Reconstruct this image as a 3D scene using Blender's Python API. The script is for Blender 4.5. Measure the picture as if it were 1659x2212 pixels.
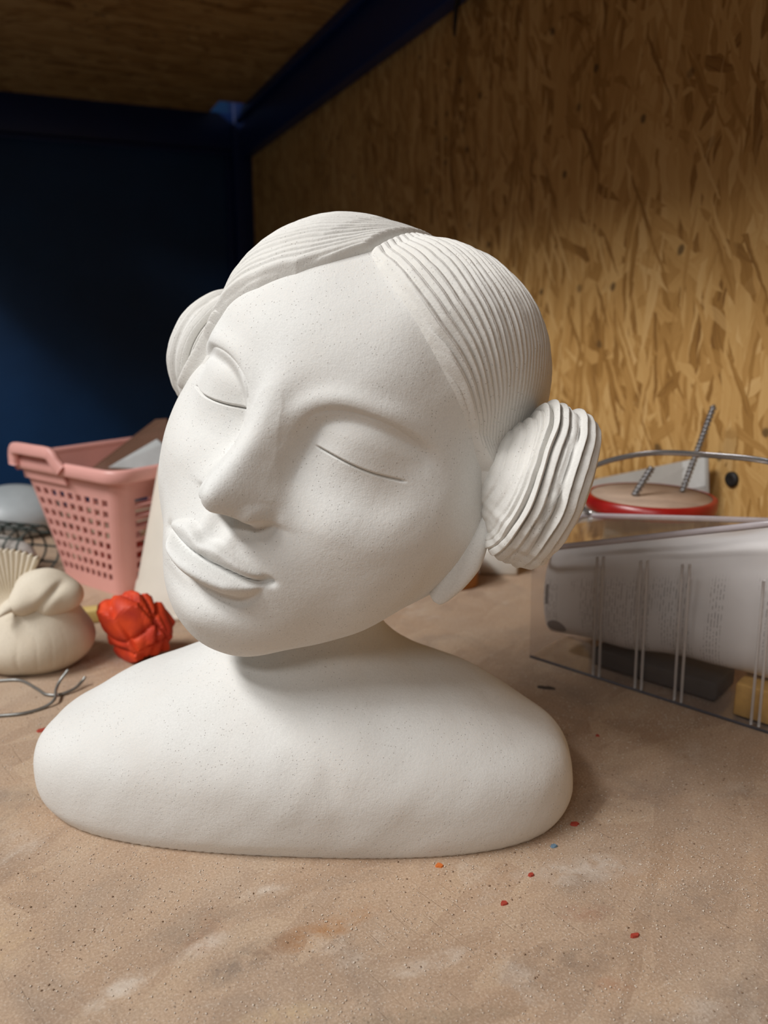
import bpy, bmesh, math, random
import numpy as np
from mathutils import Vector, Matrix

for o in list(bpy.data.objects):
    bpy.data.objects.remove(o, do_unlink=True)
scene = bpy.context.scene
COL = scene.collection
rng = np.random.default_rng(7)
random.seed(7)

# ------------------------------------------------------------------ camera
PITCH = math.radians(13.75)
cam_d = bpy.data.cameras.new('camera')
cam_d.sensor_fit = 'VERTICAL'
cam_d.sensor_height = 36.0
cam_d.lens = 36.0 * 1700.0 / 2212.0
cam_d.clip_start = 0.01
cam_d.dof.use_dof = True
cam_d.dof.focus_distance = 0.47
cam_d.dof.aperture_fstop = 6.5
cam = bpy.data.objects.new('camera', cam_d)
COL.objects.link(cam)
cam.location = (0, 0, 0.334)
cam.rotation_euler = (math.radians(90) - PITCH, 0, 0)
scene.camera = cam

# ------------------------------------------------------------------ world, lamps, exposure
world = bpy.data.worlds.new('world')
scene.world = world
world.use_nodes = True
bgn = world.node_tree.nodes['Background']
bgn.inputs[0].default_value = (1.0, 0.95, 0.88, 1)
bgn.inputs[1].default_value = 0.085

def area_lamp(name, loc, target, sx, sy, watt, col):
    d = bpy.data.lights.new(name, 'AREA')
    d.shape = 'RECTANGLE'; d.size = sx; d.size_y = sy
    d.energy = watt; d.color = col
    o = bpy.data.objects.new(name, d)
    COL.objects.link(o)
    o.location = loc
    o.rotation_euler = (Vector(target) - Vector(loc)).to_track_quat('-Z', 'Y').to_euler()
    return o
# the room's ceiling tubes in front of the rack, over the left shoulder of the viewer, plus an added rear fill
area_lamp('ceiling_tube_lamp', (-1.5, 0.0, 2.1), (0, 0.5, 0.25), 1.0, 0.35, 46.0, (1.0, 0.985, 0.965))
area_lamp('middle_ceiling_tube_lamp', (-1.9, -1.2, 2.9), (0, 0.5, 0.25), 1.0, 0.2, 34.0, (1.0, 0.985, 0.965))
area_lamp('rear_fill_lamp', (-0.95, -2.3, 2.3), (0, 0.5, 0.25), 1.2, 0.3, 21.0, (1.0, 0.985, 0.965))  # unseen fill, added behind the camera to lift the shaded sides

vs = scene.view_settings
vs.view_transform = 'Standard'
vs.look = 'None'
vs.gamma = 1.0
vs.use_curve_mapping = False
vs.exposure = 0.0

# ------------------------------------------------------------------ helpers
def link(name, me, mat=None, parent=None):
    o = bpy.data.objects.new(name, me)
    COL.objects.link(o)
    if mat is not None:
        me.materials.append(mat)
    if parent is not None:
        o.parent = parent
    return o

def npmesh(name, V, Q, smooth=True):
    """mesh from numpy arrays; Q is (m,4) or (m,3)"""
    me = bpy.data.meshes.new(name)
    V = np.asarray(V, np.float32); Q = np.asarray(Q, np.int32)
    m, k = Q.shape
    me.vertices.add(len(V)); me.vertices.foreach_set('co', V.ravel())
    me.loops.add(m * k); me.loops.foreach_set('vertex_index', Q.ravel())
    me.polygons.add(m); me.polygons.foreach_set('loop_start', np.arange(0, m * k, k, dtype=np.int32))
    me.update(calc_edges=True)
    me.validate()
    if smooth:
        me.polygons.foreach_set('use_smooth', np.ones(len(me.polygons), bool))
    me.update()
    return me

def pymesh(name, V, F, smooth=False):
    me = bpy.data.meshes.new(name)
    me.from_pydata([tuple(map(float, v)) for v in V], [], [tuple(int(i) for i in f) for f in F])
    if smooth:
        for p in me.polygons: p.use_smooth = True
    me.update()
    return me

def thing(name, label, cat, loc=(0, 0, 0), group=None):
    o = bpy.data.objects.new(name, None)
    o.empty_display_size = 0.02
    COL.objects.link(o)
    o.location = loc
    return tag(o, label, cat, group)

def tag(o, label, cat, group=None):
    o['label'] = label; o['category'] = cat
    if group: o['group'] = group
    return o

def struct(o, label=None):
    o['kind'] = 'structure'
    if label: o['label'] = label
    return o

def grid_faces(n, m, wrap_n=False, wrap_m=False):
    i = np.arange(n if wrap_n else n - 1); j = np.arange(m if wrap_m else m - 1)
    I, J = np.meshgrid(i, j, indexing='ij')
    I2 = (I + 1) % n; J2 = (J + 1) % m
    return np.stack([I * m + J, I2 * m + J, I2 * m + J2, I * m + J2], -1).reshape(-1, 4)

def box_mesh(name, lo, hi, bevel=0.0, seg=2):
    bm = bmesh.new()
    bmesh.ops.create_cube(bm, size=1.0)
    for v in bm.verts:
        v.co = Vector([lo[k] + (v.co[k] + 0.5) * (hi[k] - lo[k]) for k in range(3)])
    if bevel > 0:
        bmesh.ops.bevel(bm, geom=list(bm.edges), offset=bevel, segments=seg, affect='EDGES', profile=0.5)
    me = bpy.data.meshes.new(name)
    bm.to_mesh(me); bm.free()
    if bevel > 0:
        for p in me.polygons: p.use_smooth = True
    return me

def hexa_mesh(name, c8):
    """c8: 4 bottom corners then 4 top corners (same order)"""
    F = [(3, 2, 1, 0), (4, 5, 6, 7), (0, 1, 5, 4), (1, 2, 6, 5), (2, 3, 7, 6), (3, 0, 4, 7)]
    return pymesh(name, c8, F)

def lathe(name, prof, seg=64, smooth=True):
    """prof: list of (r,z)"""
    n = len(prof)
    a = np.linspace(0, 2 * np.pi, seg, endpoint=False)
    P = np.array(prof, float)
    V = np.stack([P[:, 0][:, None] * np.cos(a), P[:, 0][:, None] * np.sin(a), np.repeat(P[:, 1][:, None], seg, 1)], -1).reshape(-1, 3)
    return npmesh(name, V, grid_faces(n, seg, wrap_m=True)[:, ::-1], smooth)

def smooth_path(pts, n):
    """Catmull-Rom resample"""
    p = np.array(pts, float)
    p = np.vstack([2 * p[0] - p[1], p, 2 * p[-1] - p[-2]])
    t = np.linspace(0, len(pts) - 1 - 1e-6, n)
    i = t.astype(int); f = (t - i)[:, None]
    a, b, c, d = p[i], p[i + 1], p[i + 2], p[i + 3]
    return 0.5 * ((2 * b) + (c - a) * f + (2 * a - 5 * b + 4 * c - d) * f ** 2 + (3 * b - a - 3 * c + d) * f ** 3)

def sweep(name, path, rx, ry=None, seg=10, up=(0, 0, 1), closed=False, power=2.0, smooth=True, caps=True):
    """tube with elliptical section (rx across, ry along up) along path (n,3); radii may be arrays"""
    P = np.asarray(path, float); n = len(P)
    rx = np.broadcast_to(np.asarray(rx, float), (n,)); ry = rx if ry is None else np.broadcast_to(np.asarray(ry, float), (n,))
    if closed:
        tg = np.roll(P, -1, 0) - np.roll(P, 1, 0)
    else:
        tg = np.gradient(P, axis=0)
    tg /= np.linalg.norm(tg, axis=1, keepdims=True) + 1e-12
    U = np.broadcast_to(np.asarray(up, float), (n, 3))
    S = np.cross(tg, U); S /= np.linalg.norm(S, axis=1, keepdims=True) + 1e-9
    N = np.cross(S, tg)
    a = np.linspace(0, 2 * np.pi, seg, endpoint=False)
    ca = np.sign(np.cos(a)) * np.abs(np.cos(a)) ** (2 / power); sa = np.sign(np.sin(a)) * np.abs(np.sin(a)) ** (2 / power)
    V = P[:, None] + S[:, None] * (rx[:, None] * ca)[..., None] + N[:, None] * (ry[:, None] * sa)[..., None]
    Q = grid_faces(n, seg, wrap_n=closed, wrap_m=True)
    V = V.reshape(-1, 3)
    if closed or not caps:
        return npmesh(name, V, Q, smooth)
    F = [tuple(q) for q in Q] + [tuple(range(seg - 1, -1, -1)), tuple((n - 1) * seg + k for k in range(seg))]
    return pymesh(name, V, F, smooth)

def sstep(a, b, x):
    t = np.clip((x - a) / (b - a), 0, 1)
    return t * t * (3 - 2 * t)

class SinNoise:
    """smooth pseudo noise: sum of random plane waves"""
    def __init__(self, seed, dim, k=14):
        r = np.random.default_rng(seed)
        self.d = r.normal(size=(k, dim)); self.p = r.uniform(0, 6.28, k); self.k = k
    def __call__(self, P, freq=1.0):
        out = 0
        for d, p in zip(self.d, self.p):
            out = out + np.sin((P * (d * freq)).sum(-1) + p)
        return out / math.sqrt(self.k)

# ------------------------------------------------------------------ material helpers
class NT:
    def __init__(self, name):
        self.m = bpy.data.materials.new(name)
        self.m.use_nodes = True
        self.t = self.m.node_tree
        self.b = self.t.nodes['Principled BSDF']
    def n(self, typ, **kw):
        nd = self.t.nodes.new(typ)
        for k, v in kw.items():
            if k.startswith('i_'):
                key = k[2:]
                key = int(key) if key.isdigit() else key
                nd.inputs[key].default_value = v
            else:
                setattr(nd, k, v)
        return nd
    def l(self, a, b):
        self.t.links.new(a, b)
    def coord(self, kind='Object'):
        return self.n('ShaderNodeTexCoord').outputs[kind]
    def mapping(self, src, rot=(0, 0, 0), sc=(1, 1, 1), loc=(0, 0, 0), tex=False):
        mp = self.n('ShaderNodeMapping', vector_type='TEXTURE' if tex else 'POINT')
        mp.inputs['Rotation'].default_value = rot
        mp.inputs['Scale'].default_value = sc
        mp.inputs['Location'].default_value = loc
        self.l(src, mp.inputs['Vector'])
        return mp.outputs[0]
    def noise(self, src, scale, detail=3.0, rough=0.5, dist=0.0):
        nd = self.n('ShaderNodeTexNoise')
        nd.inputs['Scale'].default_value = scale
        nd.inputs['Detail'].default_value = detail
        nd.inputs['Roughness'].default_value = rough
        nd.inputs['Distortion'].default_value = dist
        self.l(src, nd.inputs['Vector'])
        return nd.outputs[0]
    def voro(self, src, scale, feature='F1', dim='3D', rand=1.0):
        nd = self.n('ShaderNodeTexVoronoi', feature=feature, voronoi_dimensions=dim)
        nd.inputs['Scale'].default_value = scale
        nd.inputs['Randomness'].default_value = rand
        self.l(src, nd.inputs['Vector'])
        return nd
    def ramp(self, src, stops, interp='LINEAR'):
        nd = self.n('ShaderNodeValToRGB')
        cr = nd.color_ramp
        cr.interpolation = interp
        while len(cr.elements) < len(stops): cr.elements.new(0.5)
        for e, (p, c) in zip(cr.elements, stops):
            e.position = p
            e.color = c if len(c) == 4 else (*c, 1)
        self.l(src, nd.inputs[0])
        return nd.outputs[0]
    def mix(self, fac, a, b, mode='MIX'):
        nd = self.n('ShaderNodeMix', data_type='RGBA', blend_type=mode)
        for sock, v in ((nd.inputs[0], fac), (nd.inputs[6], a), (nd.inputs[7], b)):
            if hasattr(v, 'is_output'): self.l(v, sock)
            elif isinstance(v, (int, float)): sock.default_value = v
            else: sock.default_value = (*v, 1) if len(v) == 3 else v
        return nd.outputs[2]
    def math(self, op, a, b=None, c=None, clamp=False):
        nd = self.n('ShaderNodeMath', operation=op, use_clamp=clamp)
        for s, v in zip(nd.inputs, (a, b, c)):
            if v is None: continue
            if hasattr(v, 'is_output'): self.l(v, s)
            else: s.default_value = v
        return nd.outputs[0]
    def bump(self, h, strength=0.5, dist=0.001, normal=None):
        nd = self.n('ShaderNodeBump')
        nd.inputs['Strength'].default_value = strength
        nd.inputs['Distance'].default_value = dist
        self.l(h, nd.inputs['Height'])
        if normal is not None: self.l(normal, nd.inputs['Normal'])
        return nd.outputs[0]
    def set(self, **kw):
        for k, v in kw.items():
            key = {'color': 'Base Color', 'rough': 'Roughness', 'metal': 'Metallic', 'normal': 'Normal', 'spec': 'Specular IOR Level', 'trans': 'Transmission Weight', 'alpha': 'Alpha', 'sss': 'Subsurface Weight', 'ior': 'IOR'}[k]
            s = self.b.inputs[key]
            if hasattr(v, 'is_output'): self.l(v, s)
            elif isinstance(v, (tuple, list)): s.default_value = (*v, 1) if len(v) == 3 else v
            else: s.default_value = v
        return self.m

def plain(name, col, rough=0.6, metal=0.0, var=0.12, scale=60, bump=0.0, spec=0.4):
    t = NT(name)
    co = t.coord()
    nz = t.noise(co, scale, 4.0, 0.6)
    d = tuple(c * (1 - var) for c in col); b = tuple(min(1, c * (1 + var)) for c in col)
    t.set(color=t.ramp(nz, [(0.3, d), (0.7, b)]), rough=rough, metal=metal, spec=spec)
    if bump: t.set(normal=t.bump(nz, bump, 0.001))
    return t.m

def clay_mat(name, light, tan, pits=True, amt=1.0):
    t = NT(name)
    co = t.coord()
    big = t.noise(co, 16, 4, 0.55)
    c = t.mix(t.ramp(big, [(0.42, (0, 0, 0)), (0.72, (1, 1, 1))]), light, tan)
    fine = t.noise(co, 900, 2, 0.6)
    c = t.mix(t.ramp(fine, [(0.35, (1, 1, 1)), (0.62, (0, 0, 0))]), c, tuple(v * 0.93 for v in light))
    vo = t.voro(co, 820)
    pit = t.ramp(vo.outputs['Distance'], [(0.0, (1, 1, 1)), (0.16, (1, 1, 1)), (0.26, (0, 0, 0))])
    sel = t.ramp(vo.outputs['Color'], [(0.76, (0, 0, 0)), (0.80, (1, 1, 1))])
    pm = t.math('MULTIPLY', pit, sel)
    area = t.ramp(t.noise(co, 28, 2), [(0.36, (0, 0, 0)), (0.56, (1, 1, 1))])
    pm = t.math('MULTIPLY', pm, area)
    if pits:
        c = t.mix(t.math('MULTIPLY', pm, 0.5), c, (0.33, 0.28, 0.23))
    h = t.math('ADD', t.math('MULTIPLY', fine, 0.35), t.math('MULTIPLY', t.noise(co, 260, 3, 0.6), 0.5))
    h = t.math('SUBTRACT', h, t.math('MULTIPLY', pm, 1.4))
    t.set(color=c, rough=0.86, spec=0.22, normal=t.bump(h, 0.75 * amt, 0.0006))
    return t.m

def osb_mat(name, palette, L=0.10, Wd=0.016, main=90, plane='XZ', rough=0.6, knots=0.75, seed=0.0):
    """strand board: layers of long random chips"""
    t = NT(name)
    co = t.coord()
    if plane == 'XZ':
        co = t.mapping(co, rot=(math.radians(90), 0, 0))
    wob = t.n('ShaderNodeTexNoise'); wob.inputs['Scale'].default_value = 28; wob.inputs['Detail'].default_value = 3
    t.l(co, wob.inputs['Vector'])
    add = t.n('ShaderNodeVectorMath', operation='MULTIPLY_ADD')
    t.l(wob.outputs['Color'], add.inputs[0]); add.inputs[1].default_value = (0.012, 0.012, 0); t.l(co, add.inputs[2])
    co2 = add.outputs[0]
    # (angle, length, width, share) of each layer of chips
    lay = [(main, 1.0, 1.3, 1), (main + 14, .8, 1.0, .40), (main - 18, .9, .9, .36), (main + 55, .55, 1.0, .22), (main - 5, 1.2, .7, .34),
           (main - 60, .5, .8, .16), (main + 6, 1.0, .45, .26), (main - 30, .7, .35, .14)]
    col = None; hgt = None
    for i, (a, kl, kw, share) in enumerate(lay):
        mp = t.mapping(co2, rot=(0, 0, math.radians(a)), sc=(L * kl, Wd * kw, 1), loc=(seed + i * 3.713, i * 1.937 + seed, 0), tex=True)
        vo = t.voro(mp, 1.0, dim='2D')
        grain = t.noise(t.mapping(co2, rot=(0, 0, math.radians(a)), sc=(0.05, 0.0022, 1), tex=True), 1.0, 3)
        sep = t.n('ShaderNodeSeparateColor'); t.l(vo.outputs['Color'], sep.inputs[0])
        v = t.math('ADD', t.math('MULTIPLY', sep.outputs[0], 0.62), t.math('MULTIPLY', grain, 0.4))
        rc = t.ramp(v, palette)
        if col is None:
            col = rc; hgt = sep.outputs[1]
        else:
            th = 1 - share
            ms = t.ramp(sep.outputs[1], [(th, (0, 0, 0)), (th + .02, (1, 1, 1))])
            col = t.mix(ms, col, rc)
            hgt = t.mix(ms, hgt, sep.outputs[2])
    spots = t.voro(co2, 26, dim='2D')
    sm = t.ramp(spots.outputs['Distance'], [(0.0, (1, 1, 1)), (0.10, (1, 1, 1)), (0.17, (0, 0, 0))])
    ss = t.ramp(spots.outputs['Color'], [(0.76, (0, 0, 0)), (0.80, (1, 1, 1))])
    col = t.mix(t.math('MULTIPLY', t.math('MULTIPLY', sm, ss), knots), col, (0.06, 0.035, 0.015))
    t.set(color=col, rough=rough, spec=0.3, normal=t.bump(hgt, 0.35, 0.0012))
    return t, col

# ------------------------------------------------------------------ the rack's frame: wall frame vectors
NRM = np.array([0.9154, 0.4025])     # into the strand-board wall
ALG = np.array([-0.4025, 0.9154])    # along it, away from the viewer
WALL_D = 0.70
KX = np.array([-0.437, 2.733])       # the far corner of the bay
KX = KX + NRM * (WALL_D - KX @ NRM)
CEIL = 0.956
BEAM = 0.832
ROT = math.atan2(NRM[1], NRM[0])     # local x = towards the wall, local y = along it

def rack_box(name, x0, x1, y0, y1, z0, z1, mat, bevel=0.0):
    """box in rack coordinates, origin at the far corner on the worktop"""
    o = link(name, box_mesh(name, (x0, y0, z0), (x1, y1, z1), bevel), mat)
    o.location = (KX[0], KX[1], 0)
    o.rotation_euler = (0, 0, ROT)
    return o

gold = [(p_, (q_[0] * 1.02, q_[1] * .89, q_[2] * .70)) for p_, q_ in [(0.10, (0.15, 0.075, 0.022)), (0.28, (0.33, 0.195, 0.065)), (0.52, (0.47, 0.305, 0.125)), (0.72, (0.55, 0.385, 0.18)), (0.92, (0.62, 0.46, 0.25))]]
t, c = osb_mat('strand_board_wall', gold, L=0.095, Wd=0.0145, main=90, plane='YZ')
# put a remap node between the coordinates and everything that reads them
def remap(t, order):
    tc = [n for n in t.t.nodes if n.type == 'TEX_COORD'][0]
    outs = [lk.to_socket for lk in tc.outputs['Object'].links]
    sep = t.n('ShaderNodeSeparateXYZ'); cmb = t.n('ShaderNodeCombineXYZ')
    for s in outs: t.l(cmb.outputs[0], s)
    t.l(tc.outputs['Object'], sep.inputs[0])
    for k, ax in enumerate(order):
        if ax is not None: t.l(sep.outputs[ax], cmb.inputs[k])
remap(t, (1, 2, None))
M_osbwall = t.m
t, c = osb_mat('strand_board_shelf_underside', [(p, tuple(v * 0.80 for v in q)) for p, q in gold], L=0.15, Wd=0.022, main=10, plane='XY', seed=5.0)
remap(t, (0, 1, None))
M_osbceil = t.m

def blue_mat(name, col, rough=0.45):
    t = NT(name)
    co = t.coord()
    nz = t.noise(co, 5, 4, 0.6)
    cc = t.ramp(nz, [(0.3, tuple(v * 0.85 for v in col)), (0.7, tuple(v * 1.12 for v in col))])
    t.set(color=cc, rough=rough, spec=0.35, normal=t.bump(t.noise(co, 220, 3), 0.12, 0.0006))
    return t.m
M_blue = blue_mat('dark_blue_painted_steel', (0.003, 0.033, 0.105))
M_bluebeam = blue_mat('royal_blue_painted_steel', (0.003, 0.016, 0.085))

# worktop -----------------------------------------------------------
wood_p = [(0.08, (0.34, 0.215, 0.13)), (0.35, (0.43, 0.285, 0.185)), (0.6, (0.49, 0.335, 0.22)), (0.9, (0.55, 0.40, 0.27))]
t, c = osb_mat('dusty_strand_board_worktop', wood_p, L=0.11, Wd=0.03, main=35, plane='XY', seed=2.0, rough=0.8, knots=0.0)
remap(t, (0, 1, None))
co = [n for n in t.t.nodes if n.type == 'TEX_COORD'][0].outputs['Object']
# a smeared dusty film hides most of the chips
film = t.ramp(t.noise(co, 9, 5, 0.62, 0.4), [(0.34, (0.18, 0.18, 0.18)), (0.66, (0.72, 0.72, 0.72))])
c = t.mix(film, c, t.ramp(t.noise(co, 14, 5, 0.6), [(0.3, (0.395, 0.295, 0.22)), (0.7, (0.49, 0.385, 0.295))]))
grime = t.ramp(t.noise(co, 11, 6, 0.65, 0.8), [(0.54, (0, 0, 0)), (0.74, (1, 1, 1))])
c = t.mix(t.math('MULTIPLY', grime, 0.55), c, (0.235, 0.185, 0.15))
dust = t.ramp(t.noise(co, 17, 6, 0.7, 0.3), [(0.58, (0, 0, 0)), (0.78, (1, 1, 1))])
c = t.mix(t.math('MULTIPLY', dust, 0.5), c, (0.66, 0.60, 0.53))
rust = t.ramp(t.noise(t.mapping(co, loc=(3.3, 1.7, 0)), 13, 3, 0.5), [(0.66, (0, 0, 0)), (0.76, (1, 1, 1))])
c = t.mix(t.math('MULTIPLY', rust, 0.35), c, (0.36, 0.15, 0.06))
speck = t.voro(co, 430, dim='2D')
sp = t.math('MULTIPLY', t.ramp(speck.outputs['Distance'], [(0.12, (1, 1, 1)), (0.30, (0, 0, 0))]), t.ramp(speck.outputs['Color'], [(0.74, (0, 0, 0)), (0.8, (1, 1, 1))]))
c = t.mix(t.math('MULTIPLY', sp, 0.4), c, (0.70, 0.63, 0.55))
speck2 = t.voro(t.mapping(co, loc=(0.37, 0.11, 0)), 210, dim='2D')
sp2 = t.math('MULTIPLY', t.ramp(speck2.outputs['Distance'], [(0.08, (1, 1, 1)), (0.2, (0, 0, 0))]), t.ramp(speck2.outputs['Color'], [(0.80, (0, 0, 0)), (0.84, (1, 1, 1))]))
c = t.mix(t.math('MULTIPLY', sp2, 0.6), c, (0.16, 0.11, 0.08))
scr = t.noise(t.mapping(co, rot=(0, 0, math.radians(-73)), sc=(0.06, 0.0035, 1), tex=True), 1.0, 3, 0.5, 0.3)
scm = t.ramp(scr, [(0.30, (1, 1, 1)), (0.36, (0, 0, 0))])
scm = t.math('MULTIPLY', scm, t.ramp(t.noise(co, 7, 2), [(0.48, (0, 0, 0)), (0.6, (1, 1, 1))]))
c = t.mix(t.math('MULTIPLY', scm, 0.14), c, (0.22, 0.15, 0.10))
grit = t.noise(co, 700, 2, 0.7)
c = t.mix(t.ramp(grit, [(0.40, (0.30, 0.30, 0.30)), (0.52, (0, 0, 0))]), c, (0.24, 0.17, 0.12))
c = t.mix(t.ramp(grit, [(0.56, (0, 0, 0)), (0.70, (0.45, 0.45, 0.45))]), c, (0.66, 0.58, 0.50))
# stains and smears with shapes of their own: x, y on the worktop (m), length, width, angle, colour, strength
def stain(c, wx, wy, ln, wd, ang, col, st, ns=30, seed=0.0):
    q = np.array([wx, wy]) - KX
    lx, ly = float(q @ NRM), float(q @ ALG)
    mp = t.mapping(co, loc=(lx, ly, 0), rot=(0, 0, math.radians(ang) - ROT), sc=(ln, wd, 1), tex=True)
    wob = t.n('ShaderNodeTexNoise'); wob.inputs['Scale'].default_value = ns; wob.inputs['Detail'].default_value = 5
    t.l(co, wob.inputs['Vector'])
    ad = t.n('ShaderNodeVectorMath', operation='MULTIPLY_ADD'); t.l(wob.outputs['Color'], ad.inputs[0]); ad.inputs[1].default_value = (1.1, 1.1, 0); t.l(mp, ad.inputs[2])
    sb = t.n('ShaderNodeVectorMath', operation='SUBTRACT'); t.l(ad.outputs[0], sb.inputs[0]); sb.inputs[1].default_value = (.55, .55, 0)
    s2 = t.n('ShaderNodeSeparateXYZ'); t.l(sb.outputs[0], s2.inputs[0])
    e = t.math('ADD', t.math('MULTIPLY', s2.outputs[0], s2.outputs[0]), t.math('MULTIPLY', s2.outputs[1], s2.outputs[1]))
    mk = t.ramp(e, [(0.0, (st, st, st)), (1.0, (0, 0, 0))])
    mk = t.math('MULTIPLY', mk, t.ramp(t.noise(co, 75, 6, 0.72, 0.6), [(0.38, (0.05, 0.05, 0.05)), (0.62, (1, 1, 1))]))
    return t.mix(mk, c, col)
for a_ in [(-.040, .372, .045, .010, 28, (0.36, 0.16, 0.05), .75), (-.075, .352, .035, .012, 35, (0.16, 0.13, 0.11), .60), (-.105, .380, .030, .012, 25, (0.19, 0.16, 0.13), .45),
           (-.100, .362, .020, .008, 40, (0.72, 0.66, 0.58), .55), (-.072, .405, .018, .007, 15, (0.72, 0.66, 0.58), .45), (-.135, .335, .022, .008, 45, (0.72, 0.66, 0.58), .55),
           (.125, .425, .045, .014, 10, (0.66, 0.61, 0.55), .50), (.026, .352, .030, .007, 20, (0.72, 0.66, 0.58), .40), (.115, .388, .018, .008, 5, (0.30, 0.13, 0.08), .55),
           (.122, .337, .012, .006, 0, (0.38, 0.16, 0.08), .45), (.100, .352, .050, .016, 20, (0.20, 0.145, 0.11), .50), (.190, .40, .050, .020, 30, (0.22, 0.17, 0.135), .45),
           (-.215, .362, .030, .022, 0, (0.62, 0.45, 0.28), .50), (.170, .50, .060, .022, 20, (0.26, 0.19, 0.145), .45), (.20, .33, .05, .02, 10, (0.24, 0.18, 0.14), .5),
           (-.05, .318, .030, .008, 10, (0.62, 0.47, 0.27), .45), (.02, .317, .05, .008, 5, (0.17, 0.15, 0.10), .4), (-.26, .50, .06, .02, 80, (0.60, 0.46, 0.32), .4)]:
    c = stain(c, *a_)
hh = t.math('ADD', t.math('MULTIPLY', t.noise(co, 420, 3, 0.6), 0.9), t.math('MULTIPLY', sp, 0.7))
hh = t.math('SUBTRACT', hh, t.math('MULTIPLY', scm, 0.5))
t.set(color=c, rough=0.85, spec=0.2, normal=t.bump(hh, 0.6, 0.0007))
M_top = t.m

# ------------------------------------------------------------------ structure
SD = 0.85   # shelf depth
struct(rack_box('floor', -SD - 0.15, 0.018, -3.6, -1.16, -0.03, 0.0, M_top), 'dusty stained strand-board worktop under everything')
struct(rack_box('wall_right', 0.0, 0.018, -3.6, 0.0, -0.45, CEIL + 0.02, M_osbwall), 'upright strand-board back wall on the right')
struct(rack_box('wall_left', -1.7, 0.018, 0.02, 0.035, -0.6, CEIL + 0.25, M_blue), 'dark blue metal end panel on the left')
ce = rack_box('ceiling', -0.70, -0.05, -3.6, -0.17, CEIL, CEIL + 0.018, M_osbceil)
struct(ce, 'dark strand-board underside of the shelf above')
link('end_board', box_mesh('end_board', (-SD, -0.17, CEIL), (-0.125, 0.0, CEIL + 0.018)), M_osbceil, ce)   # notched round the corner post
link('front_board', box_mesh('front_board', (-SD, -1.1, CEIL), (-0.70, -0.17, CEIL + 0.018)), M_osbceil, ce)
struct(rack_box('shade_board', -1.28, -SD, -1.70, 0.0, CEIL, CEIL + 0.018, M_osbceil), 'unseen strand board added beside the shelf to shade the end panel')  # out of view, added to cast the slanting shadow on the end panel
# rear beam along the strand board: vertical web and a lower lip
b = rack_box('trim_1', -0.035, -0.002, -3.6, -0.03, BEAM, CEIL + 0.004, M_bluebeam, 0.003)
struct(b, 'blue steel beam along the top of the strand-board wall')
lip = link('beam_lip', box_mesh('beam_lip', (-0.05, -3.6, CEIL - 0.022), (-0.035, -0.03, CEIL + 0.003), 0.002), M_bluebeam, b)
b = rack_box('trim_2', -1.6, -0.055, -0.028, 0.018, CEIL - 0.105, CEIL + 0.003, M_bluebeam, 0.003)
struct(b, 'dark blue steel beam across the top of the end panel')
lip = link('beam_lip', box_mesh('beam_lip', (-1.6, -0.034, CEIL - 0.12), (-0.055, -0.022, CEIL - 0.108), 0.002), M_bluebeam, b)
b = rack_box('trim_3', -0.055, 0.0, -0.045, 0.018, -0.5, CEIL + 0.15, M_bluebeam, 0.003)
struct(b, 'blue steel corner post of the rack')
link('post_flange', box_mesh('post_flange', (-0.075, -0.01, 0.0), (-0.055, 0.018, CEIL - 0.11), 0.002), M_bluebeam, b)

# ------------------------------------------------------------------ the clay bust
M_clay = clay_mat('white_fired_clay', (0.765, 0.765, 0.745), (0.735, 0.71, 0.67))
M_clayhair = clay_mat('white_fired_clay_hair', (0.755, 0.745, 0.715), (0.725, 0.70, 0.65))
HR = np.array([[0.8407026, 0.40716711, 0.3569791], [-0.43965264, 0.89810006, 0.01103792], [-0.31610867, -0.16622641, 0.93404716]])
HT = np.array([-0.0612, 0.4465, 0.334 - 0.05137])
HS = 0.12957
BASE = np.array([-0.056, 0.512, 0.0])
bust = thing('clay_bust', 'large white clay bust of a woman with closed eyes and side buns, tilted head', 'bust', tuple(BASE))

def head_world(L):
    """head coordinates (x viewer right, y into the head, z up) -> metres relative to the bust's base"""
    return HT + HS * (L @ HR.T) - BASE

def ell(p, c, r):
    q = p - np.array(c); r = np.array(r)
    k0 = np.sqrt(((q / r) ** 2).sum(-1)); k1 = np.sqrt(((q / r ** 2) ** 2).sum(-1)) + 1e-9
    return k0 * (k0 - 1) / k1
def smin(a, b, k):
    h = np.clip(.5 + .5 * (b - a) / k, 0, 1)
    return b * (1 - h) + a * h - k * h * (1 - h)

LOBE_C = (0.214, 0.909, 0.339); LOBE_R = np.array([0.647, 0.907, 0.688])
def sdf_skull(p):
    r = LOBE_R - .055
    a = smin(ell(p, LOBE_C, r), ell(p, (-LOBE_C[0],) + LOBE_C[1:], r), .2)
    a = smin(a, ell(p, (0, .405, -.339), (.774, .422, .807)), .25)
    a = smin(a, ell(p, (0, .169, -.827), (.351, .229, .367)), .25)
    a = smin(a, ell(p, (0, .742, -.272), (.900, .510, .636)), .25)
    return smin(a, ell(p, (0, .43, .22), (.56, .46, .42)), .12)
def sdf_hair(p):
    return np.minimum(ell(p, LOBE_C, LOBE_R), ell(p, (-LOBE_C[0],) + LOBE_C[1:], LOBE_R))
def radial(c, D, sdf, lo=0.02, hi=2.2, it=19):
    lo = np.full(D.shape[:-1], lo); hi = np.full(D.shape[:-1], hi)
    for _ in range(it):
        m = .5 * (lo + hi)
        ins = sdf(c + D * m[..., None]) < 0
        lo = np.where(ins, m, lo); hi = np.where(ins, hi, m)
    return .5 * (lo + hi)

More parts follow.
